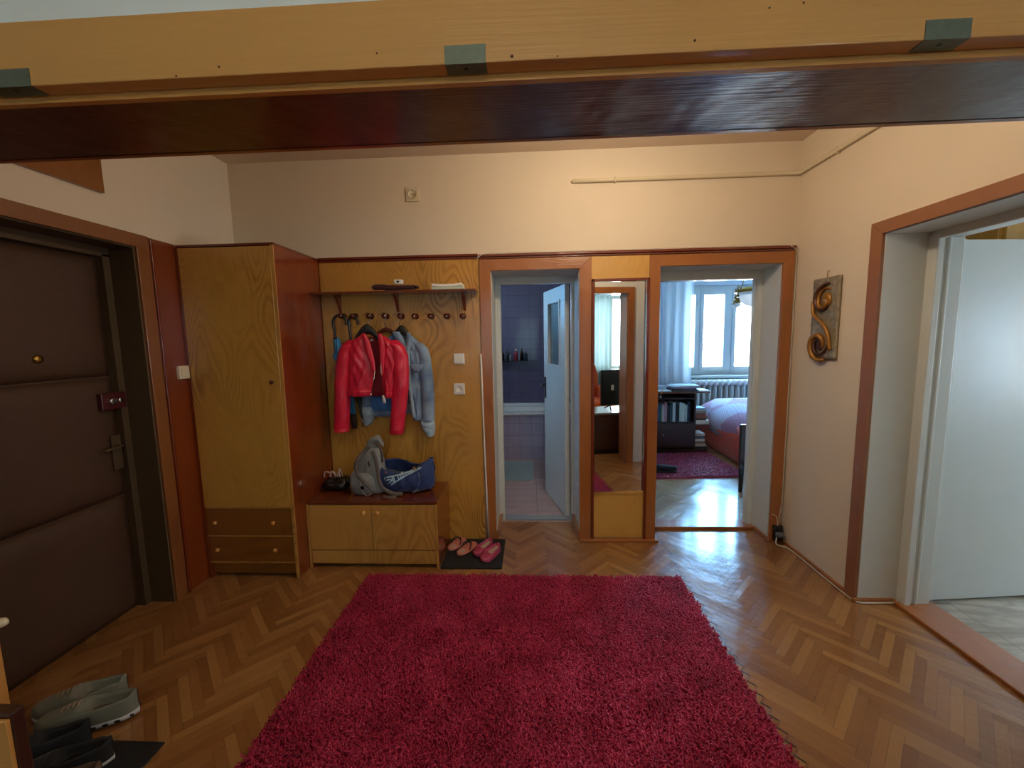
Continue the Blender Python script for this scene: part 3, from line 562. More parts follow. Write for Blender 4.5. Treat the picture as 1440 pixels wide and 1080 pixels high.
pts = [(-.365, YB-.045, 2.055), (-.33, YB-.045, 2.085), (-.27, YB-.04, 2.096)] + [(-.2 + 1.9*k/12, YB-.032, 2.094 + .002*math.sin(k*2)) for k in range(13)] + [(1.745, YB-.035, 2.09), (1.795, YB-.025, 2.06), (1.800, YB-.02, 1.9)] + [(1.80-.001*k, YB-.018, 1.9-.3*k) for k in range(1, 6)] + [(1.790, YB-.025, .30), (1.772, YB-.035, .2), (1.762, YB-.045, .13)]
tag(B().tube(pts, .0032, 6).build('cable', 'cable'), 'thin white cable running over the dark molding and down the bedroom casing', 'cable')
c = at(1092, 748, YB-.05)
t = thing('plug_adapter', 'dark plug adapter with cables in the corner beside the bedroom doorway', 'adapter', (1.765, YB-.04, 0))
m = B().box(1.735, YB-.055, .02, 1.795, YB-.019, .13); m.build('adapter_body', 'black', t, .006)
B().loft([((1.768, YB-.055-.012*k, .072), (.030-.004*k, 0, 0), (0, 0, .02-.003*k), 3) for k in range(4)], 16).build('plug', plain('grey_plastic', '#5d6064', .4), t)
pts = [(1.745, YB-.06, .05), (1.735, YB-.075, .012), (1.755, YB-.10, .006), (1.78, YB-.12, .006), (1.788, YB-.2, .008), (1.787, 2.5, .007), (1.786, 2.3, .008), (1.790, 2.215, .008), (1.81, 2.188, .008), (1.86, 2.186, .008), (1.95, 2.187, .009), (1.995, 2.187, .012), (2.005, 2.18, .03)]
def smooth(pts, n=4):
    P = [Vector(p) for p in pts]; out = []
    for i in range(len(P)-1):
        p0, p1, p2, p3 = P[max(i-1, 0)], P[i], P[i+1], P[min(i+2, len(P)-1)]
        for k in range(n):
            t = k/n; out.append(.5*((2*p1) + (p2-p0)*t + (2*p0-5*p1+4*p2-p3)*t*t + (3*p1-p0-3*p2+p3)*t**3))
    return out + [P[-1]]
tag(B().tube(smooth(pts), .0042, 6).build('cable', 'cable'), 'white cable lying along the foot of the right wall', 'cable')
tag(B().tube(smooth([(1.728, YB-.012, .2), (1.738, YB-.03, .205), (1.75, YB-.045, .19), (1.753, YB-.048, .13)]), .003, 6).build('cable', 'cable'), 'short white cable looping from the reveal into the plug adapter', 'cable')
# ------------------------------------------------------------------ mirror module between the doors
def X_(px, py=550, y=YB-.02): return at(px, py, y).x
def Z_(py, px=870, y=YB-.02): return at(px, py, y).z
t = thing('wall_mirror', 'tall narrow mirror with dark red frame between the two doorways', 'mirror', (.63, YB, 0))
mx0, mx1 = .430, .826
zt, zb = Z_(394), Z_(691)
bx(mx0, YB-.012, zt+.012, mx1, YB-.001, 2.060).build('upper_panel', 'oak', t, .001)
bx(mx0+.018, YB-.014, .022, mx1-.02, YB-.001, zb).build('lower_panel', 'oak', t, .001); bx(mx0+.018, YB-.02, zb-.022, mx1-.02, YB-.001, zb).build('lower_ledge', 'oak', t, .002)
m = B(); m.box(mx0, YB-.034, .02, mx0+.018, YB-.001, zt+.012).box(mx1-.020, YB-.034, .02, mx1, YB-.001, zt+.012).box(mx0, YB-.034, zt-.008, mx1, YB-.001, zt+.012); m.build('mirror_frame', 'redstrip', t, .004)
mc = Vector(((mx0+mx1)/2, YB-.017, 0)); dl = math.radians(4.1)
g = B().box(-(mx1-mx0)/2+.019, -.002, zb, (mx1-mx0)/2-.021, .002, zt-.008).xf(Matrix.Translation(mc) @ Matrix.Rotation(dl, 4, 'Z')); g.build('mirror_glass', 'mirror', t)
tag(B().box(.345, YB-.05, 0, .915, YB-.018, .018).build('base_molding', 'casingx', None, .004), 'low wooden base strip on the floor below the narrow mirror', 'molding')
# ------------------------------------------------------------------ relief plaque on the right wall
q0 = Vector((XR, 2.70, 1.355)); t = thing('relief_plaque', 'narrow silver and gold relief plaque with two swirls hanging on the right wall', 'wall plaque', (XR, 2.58, 1.35))
ya, yb, za, zb_ = 2.475, 2.695, 1.345, 1.835
MT['silver'] = plain('pewter_relief', '#9b8d72', .4, metal=.3, var=.7, nscale=45, bump=1, bscale=90); MT['gold'] = plain('antique_gold', '#a8742e', .35, metal=.35, var=.3, nscale=40); MT['bronze'] = plain('dark_bronze', '#5a3826', .35, metal=.35, var=.3, nscale=50)
rows = [[(XR-.016-.003*random.random(), ya+(yb-ya)*i/14, za+(zb_-za)*j/30) for i in range(15)] for j in range(31)]
B().sheet(rows, (.014, 0, 0)).build('plaque_base', 'silver', t)
def spiral(cy, cz_, r0, r1, a0, a1, mat, w_, name='swirl'):
    P = []; R = []
    for k in range(37):
        s = k/36; a = a0+(a1-a0)*s; r = r0+(r1-r0)*s; P.append((XR-.02-.012*math.sin(PI*s), cy - r*math.cos(a)*.85, cz_ + r*math.sin(a))); R.append(w_*(.35+.65*math.sin(PI*min(1, s*1.1+.05))))
    B().tube(P, R, 8, True, .7, up=(1, 0, 0)).build(name, mat, t)
spiral(2.575, 1.70, .10, .035, 1.3, 6.2, 'bronze', .022); spiral(2.575, 1.70, .075, .02, 1.0, 7.5, 'gold', .013); spiral(2.60, 1.43, .10, .03, 5.2, -.6, 'gold', .026); spiral(2.60, 1.43, .07, .02, 6.3, 0, 'bronze', .014)
B().sphere((XR-.022, 2.565, 1.70), (.014, .040, .045)).build('rosette', 'gold', t); B().sphere((XR-.022, 2.60, 1.43), (.014, .030, .035)).build('rosette', 'bronze', t)
B().tube(smooth([(XR-.022, 2.68, 1.70), (XR-.03, 2.66, 1.62), (XR-.03, 2.58, 1.56), (XR-.03, 2.53, 1.50), (XR-.024, 2.51, 1.40)], 6), .011, 8).build('swirl', 'gold', t)
B().tube([(XR-.001, 2.585, 1.875), (XR-.014, 2.585, 1.873), (XR-.014, 2.585, 1.836)], .002, 6).build('hook', 'brass', t)
# ------------------------------------------------------------------ shag rugs
def shag(name, label, pts4, mat, n, h, zb=.012, cat='rug'):
    # pts4: corners (x0,y0)-(x1,y1) rectangle in its own frame
    (x0, y0), (x1, y1) = pts4
    N = n; px = rng.uniform(x0, x1, N); py = rng.uniform(y0, y1, N)
    ex = rng.normal(0, .006, N); px = px + ex; py = py + rng.normal(0, .006, N)
    ang = rng.uniform(0, 2*PI, N); bend = rng.uniform(.1, .75, N)*h; r = rng.uniform(.0028, .0046, N); hh = h*rng.uniform(.55, 1.05, N)
    swx = np.sin(px*7)+np.cos(py*5+px*3); ang = ang + .0*swx
    V = np.zeros((N, 9, 3)); dx, dy = np.cos(ang), np.sin(ang)
    for ri, (t, rr) in enumerate(((0, 1.0), (.55, 1.15), (1.0, .8))):
        cx = px + dx*bend*t**1.6; cy = py + dy*bend*t**1.6; cz_ = zb + hh*(t - .25*t*t)*1.1
        for k in range(3):
            a = 2*PI*k/3 + ang; V[:, ri*3+k, 0] = cx + r*rr*np.cos(a); V[:, ri*3+k, 1] = cy + r*rr*np.sin(a); V[:, ri*3+k, 2] = cz_ + (0 if ri < 2 else 1)*r*.5*np.sin(a)
    F = []
    base = np.arange(N)[:, None]*9
    quads = np.array([[q*3+k, q*3+(k+1) % 3, (q+1)*3+(k+1) % 3, (q+1)*3+k] for q in range(2) for k in range(3)])
    qf = (base[:, :, None] + quads[None]).reshape(-1, 4); tf = (base + np.array([[6, 7, 8]])).reshape(-1, 3)
    nb = 8; bv = np.array([(x, y, z) for z in (.0, zb) for (x, y) in ((x0, y0), (x1, y0), (x1, y1), (x0, y1))]); bf = np.array([[4, 5, 6, 7], [0, 1, 5, 4], [1, 2, 6, 5], [2, 3, 7, 6], [3, 0, 4, 7], [3, 2, 1, 0]]) + N*9
    verts = np.vstack([V.reshape(-1, 3), bv]); cx, cy = (x0+x1)/2, (y0+y1)/2; verts[:, 0] -= cx; verts[:, 1] -= cy
    qf = np.vstack([qf, bf]); me = bpy.data.meshes.new(name); me.vertices.add(len(verts)); me.vertices.foreach_set('co', verts.ravel())
    me.loops.add(len(qf)*4+len(tf)*3); me.loops.foreach_set('vertex_index', np.concatenate([qf.ravel(), tf.ravel()]).astype(np.int32))
    me.polygons.add(len(qf)+len(tf)); me.polygons.foreach_set('loop_start', np.concatenate([np.arange(len(qf))*4, len(qf)*4+np.arange(len(tf))*3]).astype(np.int32))
    me.update(calc_edges=True); me.validate(); me.materials.append(MT[mat]); o = bpy.data.objects.new(name, me); COL.objects.link(o); o.location = (cx, cy, 0)
    return tag(o, label, cat)
shag('shag_rug', 'large crimson shag rug on the herringbone parquet in the hall', ((-1.05, .98), (.90, 2.395)), 'rug', 62000, .024)
o = shag('bedroom_rug', 'smaller crimson shag rug on the bedroom floor before the dark bookcase', ((-.50, -.44), (.50, .44)), 'rugb', 10000, .02); o.location = (1.76, 4.67, 0); o.rotation_euler = (0, 0, .06)
# ------------------------------------------------------------------ coats, hangers, umbrellas
def R3(px, py, y): return at(px, py, y)
def hook(px, py, y, ytop, mat, t, drop):   # hanger hook over a peg
    p = PEG_AT(px); x, z = p.x, p.z; yy = 2.846
    pts = [(x-.050, yy, z+.004), (x-.036, yy, z+.012), (x-.018, yy, z+.022), (x+.004, yy, z+.020), (x+.014, yy, z+.004), (x+.006, yy, z-.022), (x-.006, yy, z-.045), (x-.006, y, z-drop)]
    B().tube(smooth(pts, 4), .0025, 8).build('hook', mat, t); return Vector((x-.006, y, z-drop))
def PEG_AT(px): return min(PEG, key=lambda q: abs(q.x - at(px, 444.5, 2.85).x))
def hanger(name, label, px, y, mat, half, rise, drop, group='hangers on the coat rack', th=.018, ht=.03, dx=0):
    p = PEG_AT(px); t = thing(name, label, 'hanger', (p.x, y, p.z-drop-.1), group=group)
    e = hook(px, 0, y or 2.8, 0, 'steel', t, drop)
    secs = []
    for k in range(17):
        s = -1 + 2*k/16; zc = e.z - .018 - rise*abs(s)**1.7; h_ = ht*(1.2 - .5*abs(s))
        secs.append(((e.x + dx + half*s, y, zc), (0, th*(.8+.4*(1-abs(s))), 0), (0, 0, h_), 2.6))
    B().loft(secs, 12).build('shoulder_bar', mat, t); return e
MT['hblack'] = plain('matt_black_hanger', '#17181b', .45); MT['hwood'] = plain('dark_red_hanger_wood', '#5a2313', .3, coat=.4)
hanger('clothes_hanger', 'black hanger with steel hook holding the red leather jacket', 519, 2.768, 'hblack', .085, .075, .075, ht=.030, dx=.018)
hanger('clothes_hanger', 'black hanger with steel hook holding the denim jacket', 562.5, 2.855, 'hblack', .070, .07, .08, th=.012, dx=.010)
hanger('clothes_hanger', 'empty dark wooden hanger between the two jackets', 541, 2.880, 'hwood', .12, .09, .075, th=.008, ht=.014)
def pan(rows, y, bulge, n=14, wr=.006, ph=0, thick=.010, yo=None):
    """rows: (py, pxl, pxr[, dy]) in the jacket's own plane; a bulging cloth panel"""
    out = []
    for k, r in enumerate(rows):
        py, a_, b_ = r[:3]; dy = r[3] if len(r) > 3 else 0; L = []
        for i in range(n+1):
            s = i/n; p = at(a_ + (b_-a_)*s, py, y); bb = bulge*math.sin(PI*min(1, max(0, s)))**.7
            f = wr*(math.sin(s*11+ph+k*.45)*.6 + math.sin(s*19-k*.8+ph*2)*.4)*min(1, 4*s, 4*(1-s))
            f += wr*.22*math.sin(s*31+k*.7+ph)*min(1, 4*s, 4*(1-s))
            L.append((p.x, y - bb - f - dy, p.z))
        out.append(L)
    return B().sheet(out, (0, thick, 0))
def interp(rows, m=4):
    out = []
    for a_, b_ in zip(rows[:-1], rows[1:]):
        for k in range(m):
            t = k/m; out.append(tuple(x*(1-t)+y*t for x, y in zip(a_, b_)))
    return out + [rows[-1]]
def sleeve(path, y, wr=.005, n=20, ph=0, depth=.05, m=6):
    """path: (pxc, py, half px)"""
    P = []
    for a_, b_ in zip(path[:-1], path[1:]):
        for k in range(m): t = k/m; P.append(tuple(u*(1-t)+v*t for u, v in zip(a_, b_)))
    P.append(path[-1]); secs = []
    for k, (px, py, h) in enumerate(P):
        c = at(px, py, y); hw = abs(at(px+h, py, y).x - c.x); secs.append((c, (hw, 0, 0), (0, depth*min(1, .45+.12*k), 0), 2.2))
    def nz(a, b, p): return (.0, -wr*(math.sin(a*38+ph+b*9)*.6+math.sin(a*17-b*14+ph)*.6) if b > .4 else 0, 0)
    return B().loft(secs, n, True, True, nz)
# red leather jacket
YR = 2.75
t = thing('red_leather_jacket', 'short red leather jacket hanging open on the black hanger', 'jacket', (at(519, 555, YR).x, YR, at(519, 558, YR).z))
pan(interp([(474, 511, 535), (480, 500, 550), (487, 491, 560), (500, 487, 565), (525, 488, 560), (557, 489, 552)], 4), YR+.03, .0, 16, .003, 0, .006).build('back_panel', 'redin', t)
lf = interp([(470, 509.5, 513.5), (474, 503, 515), (480, 493, 517.5), (487, 486, 519.5), (497, 484.5, 522), (510, 486, 526), (522, 487, 527), (535, 487.5, 525.5), (547, 487.5, 523.5), (556.5, 487, 521.5)], 4)
rf = interp([(470, 531.5, 535.5), (474, 532.5, 543), (480, 533.5, 553), (487, 534, 561), (497, 534.5, 565), (510, 535, 565), (522, 535.5, 562), (535, 537, 559), (547, 539.5, 555), (559, 542, 551.5)], 4)
pan(lf, YR-.01, .035, 24, .0055, 1.2).build('front_panel', 'red', t); pan(rf, YR-.01, .035, 24, .0055, 3.1).build('front_panel', 'red', t)
pan(interp([(548.5, 487.5, 523.2), (556.8, 487, 521.3)], 3), YR-.0185, .035, 18, .010, 1.2, .010).build('hem_band', 'red', t); pan(interp([(551, 540.4, 554.2), (559.3, 542, 551.5)], 3), YR-.0185, .035, 18, .010, 3.1, .010).build('hem_band', 'red', t)
# lapels / stand collar
pan(interp([(469, 508.5, 513), (480, 511, 519.5), (495, 514, 523.5), (510, 520, 527), (524, 524.5, 528)], 4), YR-.048, .006, 8, .002, 0, .008).build('lapel', 'red', t)
pan(interp([(469, 530.5, 536), (480, 532, 540), (495, 533.5, 541), (510, 534.5, 540), (530, 536, 539)], 4), YR-.048, .006, 8, .002, 0, .008).build('lapel', 'red', t)
B().tube([at(512.5, 472, YR+.03), at(518, 476, YR+.04), at(524, 477, YR+.043), at(530, 475.5, YR+.04), at(533.5, 472, YR+.03)], .008, 8).build('back_collar', 'red', t)
sleeve([(497, 478, 7), (491, 486, 10), (485.5, 500, 10.5), (483, 520, 10.5), (482, 545, 10.2), (481, 575, 10.2), (480.5, 600, 10), (480.7, 606.5, 9.8)], YR+.005, ph=1).build('sleeve', 'red', t)
sleeve([(552, 478, 7), (558, 487, 10), (563, 500, 10.5), (564, 520, 11), (563.5, 545, 11), (561, 575, 10.5), (558.5, 600, 9.6), (558, 609.5, 9.2)], YR+.0, ph=4).build('sleeve', 'red', t)
m = B().tube([at(527.2, 521, YR-.055), at(525.4, 535, YR-.055), at(522.5, 553, YR-.05)], .0035, 6); z_ = m.build('zipper', 'steel', t); B().tube([at(522, 553, YR-.055), at(521.3, 558, YR-.055)], .005, 6).build('zip_pull', 'steel', z_)
m = B().tube([at(535.5, 511, YR-.055), at(536, 524, YR-.055), at(536.5, 533, YR-.055)], .0035, 6); m.build('zipper', 'steel', t)
z_ = B().tube([at(537, 533, YR-.055), at(538.5, 548, YR-.055), at(541, 560, YR-.055)], .0015, 6).build('zip_tape', 'redin', t); B().loft([(at(538.5, 556, YR-.06), (.006, 0, 0), (0, .004, 0), 3), (at(540, 562, YR-.06), (.010, 0, 0), (0, .004, 0), 3), (at(540.5, 567, YR-.06), (.011, 0, 0), (0, .004, 0), 3)], 10).build('tag', 'plastic', t)
q = at(523, 478, YR+.03); bx(q.x-.010, q.y-.004, q.z-.008, q.x+.010, q.y-.002, q.z+.006).build('label', 'plastic', t)
# denim jacket, behind and to the right
YD = 2.85
t = thing('denim_jacket', 'faded blue denim jacket hanging half behind the red leather jacket', 'jacket', (at(562, 585, YD).x, YD, at(562, 590, YD).z))
pan(interp([(475, 552, 574), (485, 535, 590), (500, 528, 598), (540, 522, 595), (582, 515, 592)], 4), YD+.025, 0, 16, .003, 0, .006).build('back_panel', 'denimin', t)
pan(interp([(470, 553, 556), (478, 540, 562), (490, 530, 565), (510, 527, 567), (540, 522, 567), (560, 514, 566), (583, 516, 560)], 4), YD, .02, 16, .008, 2).build('front_panel', 'denimd', t)
pan(interp([(470, 573, 577), (476, 573, 584), (484, 572, 592), (495, 572, 598), (510, 572.5, 599), (530, 573.5, 597), (550, 575, 595), (570, 578, 594), (590, 581, 594.5)], 4), YD, .026, 16, .008, .6).build('front_panel', 'denim', t)
pan(interp([(577, 517, 561), (585, 516, 562)], 3), YD-.008, .022, 14, .006, 2).build('hem_band', 'denim', t); pan(interp([(582, 580, 594.5), (591, 581, 594.5)], 3), YD-.008, .022, 14, .006, 2).build('hem_band', 'denim', t)
pk = pan(interp([(487, 571, 575), (505, 571.2, 576), (530, 572.5, 577), (560, 576, 580.5), (589, 580.5, 585)], 5), YD-.038, .003, 6, .001, 0, .008).build('button_placket', 'denimin', t)
for (px, py) in ((572.6, 504), (573.2, 514.5), (574.8, 541.5), (577.6, 565), (582, 588)):
    q = at(px, py, YD-.052); B().lathe([(.0065, .006), (.007, 0), (.005, -.003), (0, -.003)], q, 12, 'y').build('button', 'iron', pk)
pk = pan(interp([(512.5, 576.5, 594.5), (518, 577, 594.5), (523.5, 583, 588)], 3), YD-.040, .008, 10, .001, 0, .006).build('chest_pocket_flap', 'denim', t); q = at(586, 521.5, YD-.058); B().lathe([(.006, .008), (.0065, 0), (0, -.002)], q, 12, 'y').build('button', 'iron', pk)
pan(interp([(466.5, 552, 561), (474, 554, 566), (486, 563, 571), (497, 568, 573)], 4), YD-.03, .006, 8, .002, 0, .010).build('collar', 'denim', t); pan(interp([(468, 571.5, 577), (478, 572, 578.5), (490, 571, 577), (498, 570, 574)], 4), YD-.036, .006, 8, .002, 0, .010).build('collar', 'denim', t)
B().tube([at(558, 467, YD+.02), at(564, 473, YD+.03), at(570, 473, YD+.03), at(575, 468, YD+.02)], .010, 8).build('back_collar', 'denimin', t)
s_ = sleeve([(588, 482, 6), (594, 490, 7.5), (597.5, 505, 8.5), (600, 530, 9), (602, 555, 8.8), (603, 580, 8.2), (603, 592, 8)], YD+.0, depth=.04, ph=2).build('sleeve', 'denim', t)
sleeve([(601.5, 589, 9.2), (602, 597, 9.8), (603.5, 604, 8.4), (606, 612, 4.5)], YD-.002, wr=.003, depth=.048).build('cuff', 'denimin', s_)
s_ = sleeve([(533, 484, 5), (524, 500, 8), (520, 530, 8.5), (518, 560, 8), (517, 576, 7.5)], YD+.01, depth=.04, ph=5).build('sleeve', 'denim', t)
sleeve([(516, 572, 7), (518.5, 582, 8.5), (519, 590, 7), (517.5, 597, 4)], YD-.01, wr=.003, depth=.04).build('cuff', 'denimin', s_)
# umbrellas
MT['ublue'] = fabric('bright_blue_nylon', '#2f86bd', rough=.5); MT['ublue2'] = fabric('dark_blue_nylon', '#1d4466', rough=.5); MT['udark'] = fabric('dark_green_nylon', '#1c2a26', rough=.5)
t = thing('blue_umbrella', 'long blue umbrella with black crook handle hanging left of the red jacket', 'umbrella', (at(485, 600, 2.855).x, 2.855, at(498, 602, 2.855).z), group='umbrellas on the coat rack')
P = smooth([at(*p, 2.84) for p in ((487, 457), (486.6, 450), (482, 444.2), (476, 443.4), (470.5, 446.5), (468.5, 453), (470.2, 464), (472, 477))], 4); B().tube(P, .0100, 10).build('crook_handle', 'black', t)
C = [(472.5, 474, .014), (474, 480, .022), (475.5, 490, .024), (477, 498, .030), (480, 508, .024), (485, 530, .026), (492, 560, .026), (496, 578, .020), (497, 584, .014)]
def pleat(a, b, p): return (0, .004*math.sin(b*2*PI*7 + a*6), 0)
B().loft([(at(px, py, 2.855), (r, 0, 0), (0, r*.9, 0), 2) for px, py, r in C], 28, noise=lambda a, b, p: (.004*math.sin(b*2*PI*8+a*5), .004*math.cos(b*2*PI*8+a*5), 0)).build('folded_canopy', 'ublue', t)
B().sheet([[at(px, py, 2.832) for px in (468, 471, 475)] for py in (498, 502)] + [[at(472, 508, 2.832), at(474, 507, 2.832), at(477, 506, 2.832)], [at(474, 512, 2.832), at(475.5, 512, 2.832), at(477.5, 510, 2.832)]], (0, .008, 0)).build('loose_fold', 'ublue', t)
B().loft([(at(px, py, 2.855), (r, 0, 0), (0, r, 0), 2) for px, py, r in ((496.5, 582, .020), (498, 592, .020), (499, 602, .017))], 14).build('black_end', plain('dark_brown_cloth', '#2c1d17', .8), t)
t = thing('dark_umbrella', 'dark green umbrella with black crook handle hanging beside the blue umbrella', 'umbrella', (at(500, 600, 2.86).x, 2.862, at(510, 601, 2.86).z), group='umbrellas on the coat rack')
P = smooth([at(*p, 2.852) for p in ((503.5, 456), (503, 451), (500, 445.5), (496, 443.6), (492.4, 446), (490.7, 452), (491.6, 464), (493.5, 480))], 4); B().tube(P, .0095, 10).build('crook_handle', 'black', t)
B().loft([(at(px, py, 2.868), (r, 0, 0), (0, min(r, .018), 0), 2) for px, py, r in ((494, 480, .010), (496, 495, .022), (500, 525, .024), (505, 555, .024), (508.5, 580, .012), (509.3, 588, .006))], 24, noise=pleat).build('folded_canopy', 'udark', t)
B().tube([at(509, 587, 2.868), at(510.2, 600, 2.868)], .0045, 8).build('steel_tip', 'steel', t)
# ------------------------------------------------------------------ on the bench
BT = SZ
t = thing('small_black_bag', 'small glossy black bag with pale straps sticking out, left end of the bench', 'bag', (at(470, 680, 2.74).x, 2.74, BT))
q = at(470, 680, 2.74); cx = q.x + .018; MT['blackg'] = plain('glossy_black_leather', '#0d1416', .18, coat=.6)
B().loft([((cx, 2.74, BT+.002), (.060, 0, 0), (0, .045, 0), 2.4), ((cx, 2.74, BT+.012), (.090, 0, 0), (0, .062, 0), 2.3), ((cx, 2.74, BT+.035), (.104, 0, 0), (0, .072, 0), 2.2), ((cx+.005, 2.74, BT+.052), (.100, 0, 0), (0, .070, 0), 2.2), ((cx+.008, 2.742, BT+.056), (.093, 0, 0), (0, .065, 0), 2.2), ((cx+.012, 2.745, BT+.085), (.078, 0, 0), (0, .056, 0), 2.2), ((cx+.014, 2.747, BT+.092), (.06, 0, 0), (0, .04, 0), 2.2)], 28).build('bag_body', 'blackg', t)
B().tube(smooth([(cx-.05, 2.67, BT+.055), (cx-.045, 2.672, BT+.085), (cx+.0, 2.685, BT+.072), (cx+.06, 2.690, BT+.078)], 4), .004, 6).build('rim_strap', 'black', t)
MT['pinkish'] = plain('pale_pinkish_leather', '#b89c96', .4); MT['beige'] = plain('beige_insole', '#b59c86', .5)
for k, (a_, b_, c_) in enumerate(((-.04, -.005, .125), (.02, .045, .145), (.005, .03, .115), (-.085, -.035, .125))):
    B().tube(smooth([(cx+a_, 2.735, BT+.085), (cx+a_+.008, 2.735, BT+c_), (cx+b_-.01, 2.74, BT+c_-.006), (cx+b_, 2.745, BT+.088)], 4), .0075 if k < 2 else .005, 8, flat=.45).build('pale_strap', 'pinkish', t)
# grey backpack
MT['grey'] = fabric('grey_nylon', '#7f817f', rough=.5, var=.2); MT['greyd'] = fabric('dark_taupe_webbing', '#5c5550', rough=.6)
GY = 2.70
t = thing('grey_backpack', 'grey nylon backpack with taupe straps slumped on the bench', 'backpack', (at(520, 690, GY).x, GY, BT))
def gp(px, py, y=GY): return at(px, py, y)
def crease(a, b, p): return (.004*math.sin(b*20+a*9), .006*math.sin(a*22+b*11), .003*math.sin(b*15))
secs = []
for (py, a_, b_, dp) in ((697, 503, 546, .055), (690, 499, 548, .07), (675, 499, 546, .075), (655, 500, 541, .07), (640, 505, 538, .055), (633, 511, 535, .045), (628, 517, 536, .032)):
    c = gp((a_+b_)/2, py); zc = max(c.z, BT+.003); secs.append(((c.x, GY, zc), ((gp(b_, py).x-gp(a_, py).x)/2, 0, 0), (0, dp, 0), 2.4))
B().loft(secs, 32, noise=crease).build('bag_body', 'grey', t, sub=1)
def strap(pts, w_, mat, par, name='strap', th=.3): return B().tube(smooth([(p[0], p[1], max(p[2], BT+.016)) for p in pts], 5), w_, 8, True, th, up=(1, 0, 0)).build(name, mat, par)
secs = []
for (py, a_, b_, dp) in ((694, 499, 526, .03), (690, 495, 530, .045), (680, 493.5, 531, .05), (670, 493.5, 527, .042), (664, 495, 520, .02)):
    c = at((a_+b_)/2, py, 2.645); secs.append(((c.x, 2.65, max(c.z, BT+.004)), ((at(b_, py, 2.645).x-at(a_, py, 2.645).x)/2, 0, 0), (0, dp, 0), 2.6))
fp = B().loft(secs, 28, noise=crease).build('front_pocket', 'grey', t)
z_ = B().tube([at(512.5, 641, GY-.068), at(514, 665, GY-.088)], .0022, 6).build('zip_seam', 'greyd', t); B().tube([at(518, 649, GY-.08), at(519.5, 656, GY-.086)], .005, 8).build('zip_pull', 'black', t)
m = B().loft([(at(522, 634, GY-.0), (.045, 0, .01), (0, .03, 0), 2), (at(524, 624, GY), (.040, 0, .0), (0, .028, 0), 2), (at(528, 617.5, GY), (.030, 0, -.012), (0, .024, 0), 2), (at(534, 618, GY), (.012, 0, -.03), (0, .024, 0), 2), (at(538, 624, GY), (.006, 0, -.026), (0, .018, 0), 2)], 18, noise=crease); m.build('top_flap', 'grey', t)
strap([at(519, 628, GY-.05), at(511, 636, GY-.055), at(503, 646, GY-.085), at(500, 656, GY-.09), at(503, 667, GY-.095), at(512, 678, GY-.125), at(522, 687, GY-.125), at(527, 692.5, GY-.11)], .0125, 'greyd', t)
strap([at(524, 634, GY-.05), at(528, 645, GY-.075), at(531, 660, GY-.085), at(533, 675, GY-.095), at(539, 687, GY-.105), at(553, 694, GY-.10), at(562, 694.5, GY-.10), at(566, 697, 2.60)], .0125, 'greyd', t)
strap([at(526, 622, GY-.03), at(533, 628, GY-.02), at(537, 638, GY-.02), at(538, 650, GY-.03)], .011, 'greyd', t)
B().tube(smooth([at(505, 668, 2.60), at(508, 685, 2.595), at(511, 693, 2.60), at(517, 697, 2.60), at(525, 692, 2.60)], 4), .0028, 6).build('cord', 'pinkish', t)
B().lathe([(.011, -.003), (.014, 0), (.011, .003), (.007, 0), (.011, -.003)], at(509.5, 686, 2.592), 14, 'y').build('ring', 'black', t)
b_ = B().loft([(at(539, 699, 2.60), (0, .014, 0), (0, 0, .012), 3), (at(546, 700.5, 2.585), (0, .016, 0), (0, 0, .014), 3), (at(553, 699.5, 2.585), (0, .015, 0), (0, 0, .012), 3), (at(557, 698, 2.59), (0, .01, 0), (0, 0, .008), 3)], 14).build('strap_loop', 'greyd', t)
# navy bag
MT['navy'] = fabric('navy_nylon', '#1f3468', rough=.55, var=.25, nscale=9, bump=.3); MT['navyin'] = fabric('dark_teal_lining', '#152a40', rough=.8)
BY = 2.715
t = thing('navy_tote_bag', 'navy blue shoulder bag printed with a pale lattice tower, right end of the bench', 'bag', (at(575, 690, BY).x, BY, BT))
stn = [(534, 668, 662, 686, .012), (536, 657, 648, 692, .045), (541, 657, 645.5, 695, .075), (550, 662, 645, 697, .092), (560, 664.5, 645.5, 697.5, .098), (570, 664, 648, 697.5, .098), (578, 662, 652, 697, .095), (588, 659, 653, 696.5, .09), (598, 651, 648, 695, .075), (605, 645, 643, 691, .05), (609, 645, 643, 684, .022), (611, 652, 651, 675, .006)]
rows = []; K = 22
for si in range(len(stn)*3-2):
    a_ = stn[si//3]; b_ = stn[min(si//3+1, len(stn)-1)]; u_ = (si % 3)/3; px, pf, pb, pbot, dp = (x*(1-u_)+y*u_ for x, y in zip(a_, b_))
    zf = at(px, pf, BY-dp*.6).z; zb_ = at(px, pb, BY+dp*.6).z; zo = max(BT+.003, at(px, pbot, BY-dp*.5).z); x = at(px, 670, BY).x; r = []
    for k in range(K+1):
        a = k/K
        if a < .5: s = a/.5; z = zf + (zo-zf)*s**1.0 ; y = BY - dp*(.62 + .38*math.sin(PI*min(1, s*1.0)**.9)) * (1 if s < .8 else 1-((s-.8)/.2)**2*.35)
        else: s = (a-.5)/.5; z = zo + (zb_-zo)*s; y = BY + dp*(.62 + .38*math.sin(PI*s)) * (1 if s > .2 else 1-((.2-s)/.2)**2*.35)
        wv = .004*math.sin(si*.7+k*.9)+.003*math.sin(si*1.3-k*.5)
        r.append((x + wv*.5, y + wv, z))
    rows.append(r)
bag = B().sheet(rows, None).build('bag_body', 'navy', t); so = bag.modifiers.new('s', 'SOLIDIFY'); so.thickness = .004; so.offset = 1
lin_rows = [[(r[0][0], r[0][1] + (r[-1][1]-r[0][1])*s + 0, min(r[0][2], r[-1][2]) - .022 - .03*math.sin(PI*s)) for s in (0.08, .3, .5, .7, .92)] for r in rows[3:-6]]
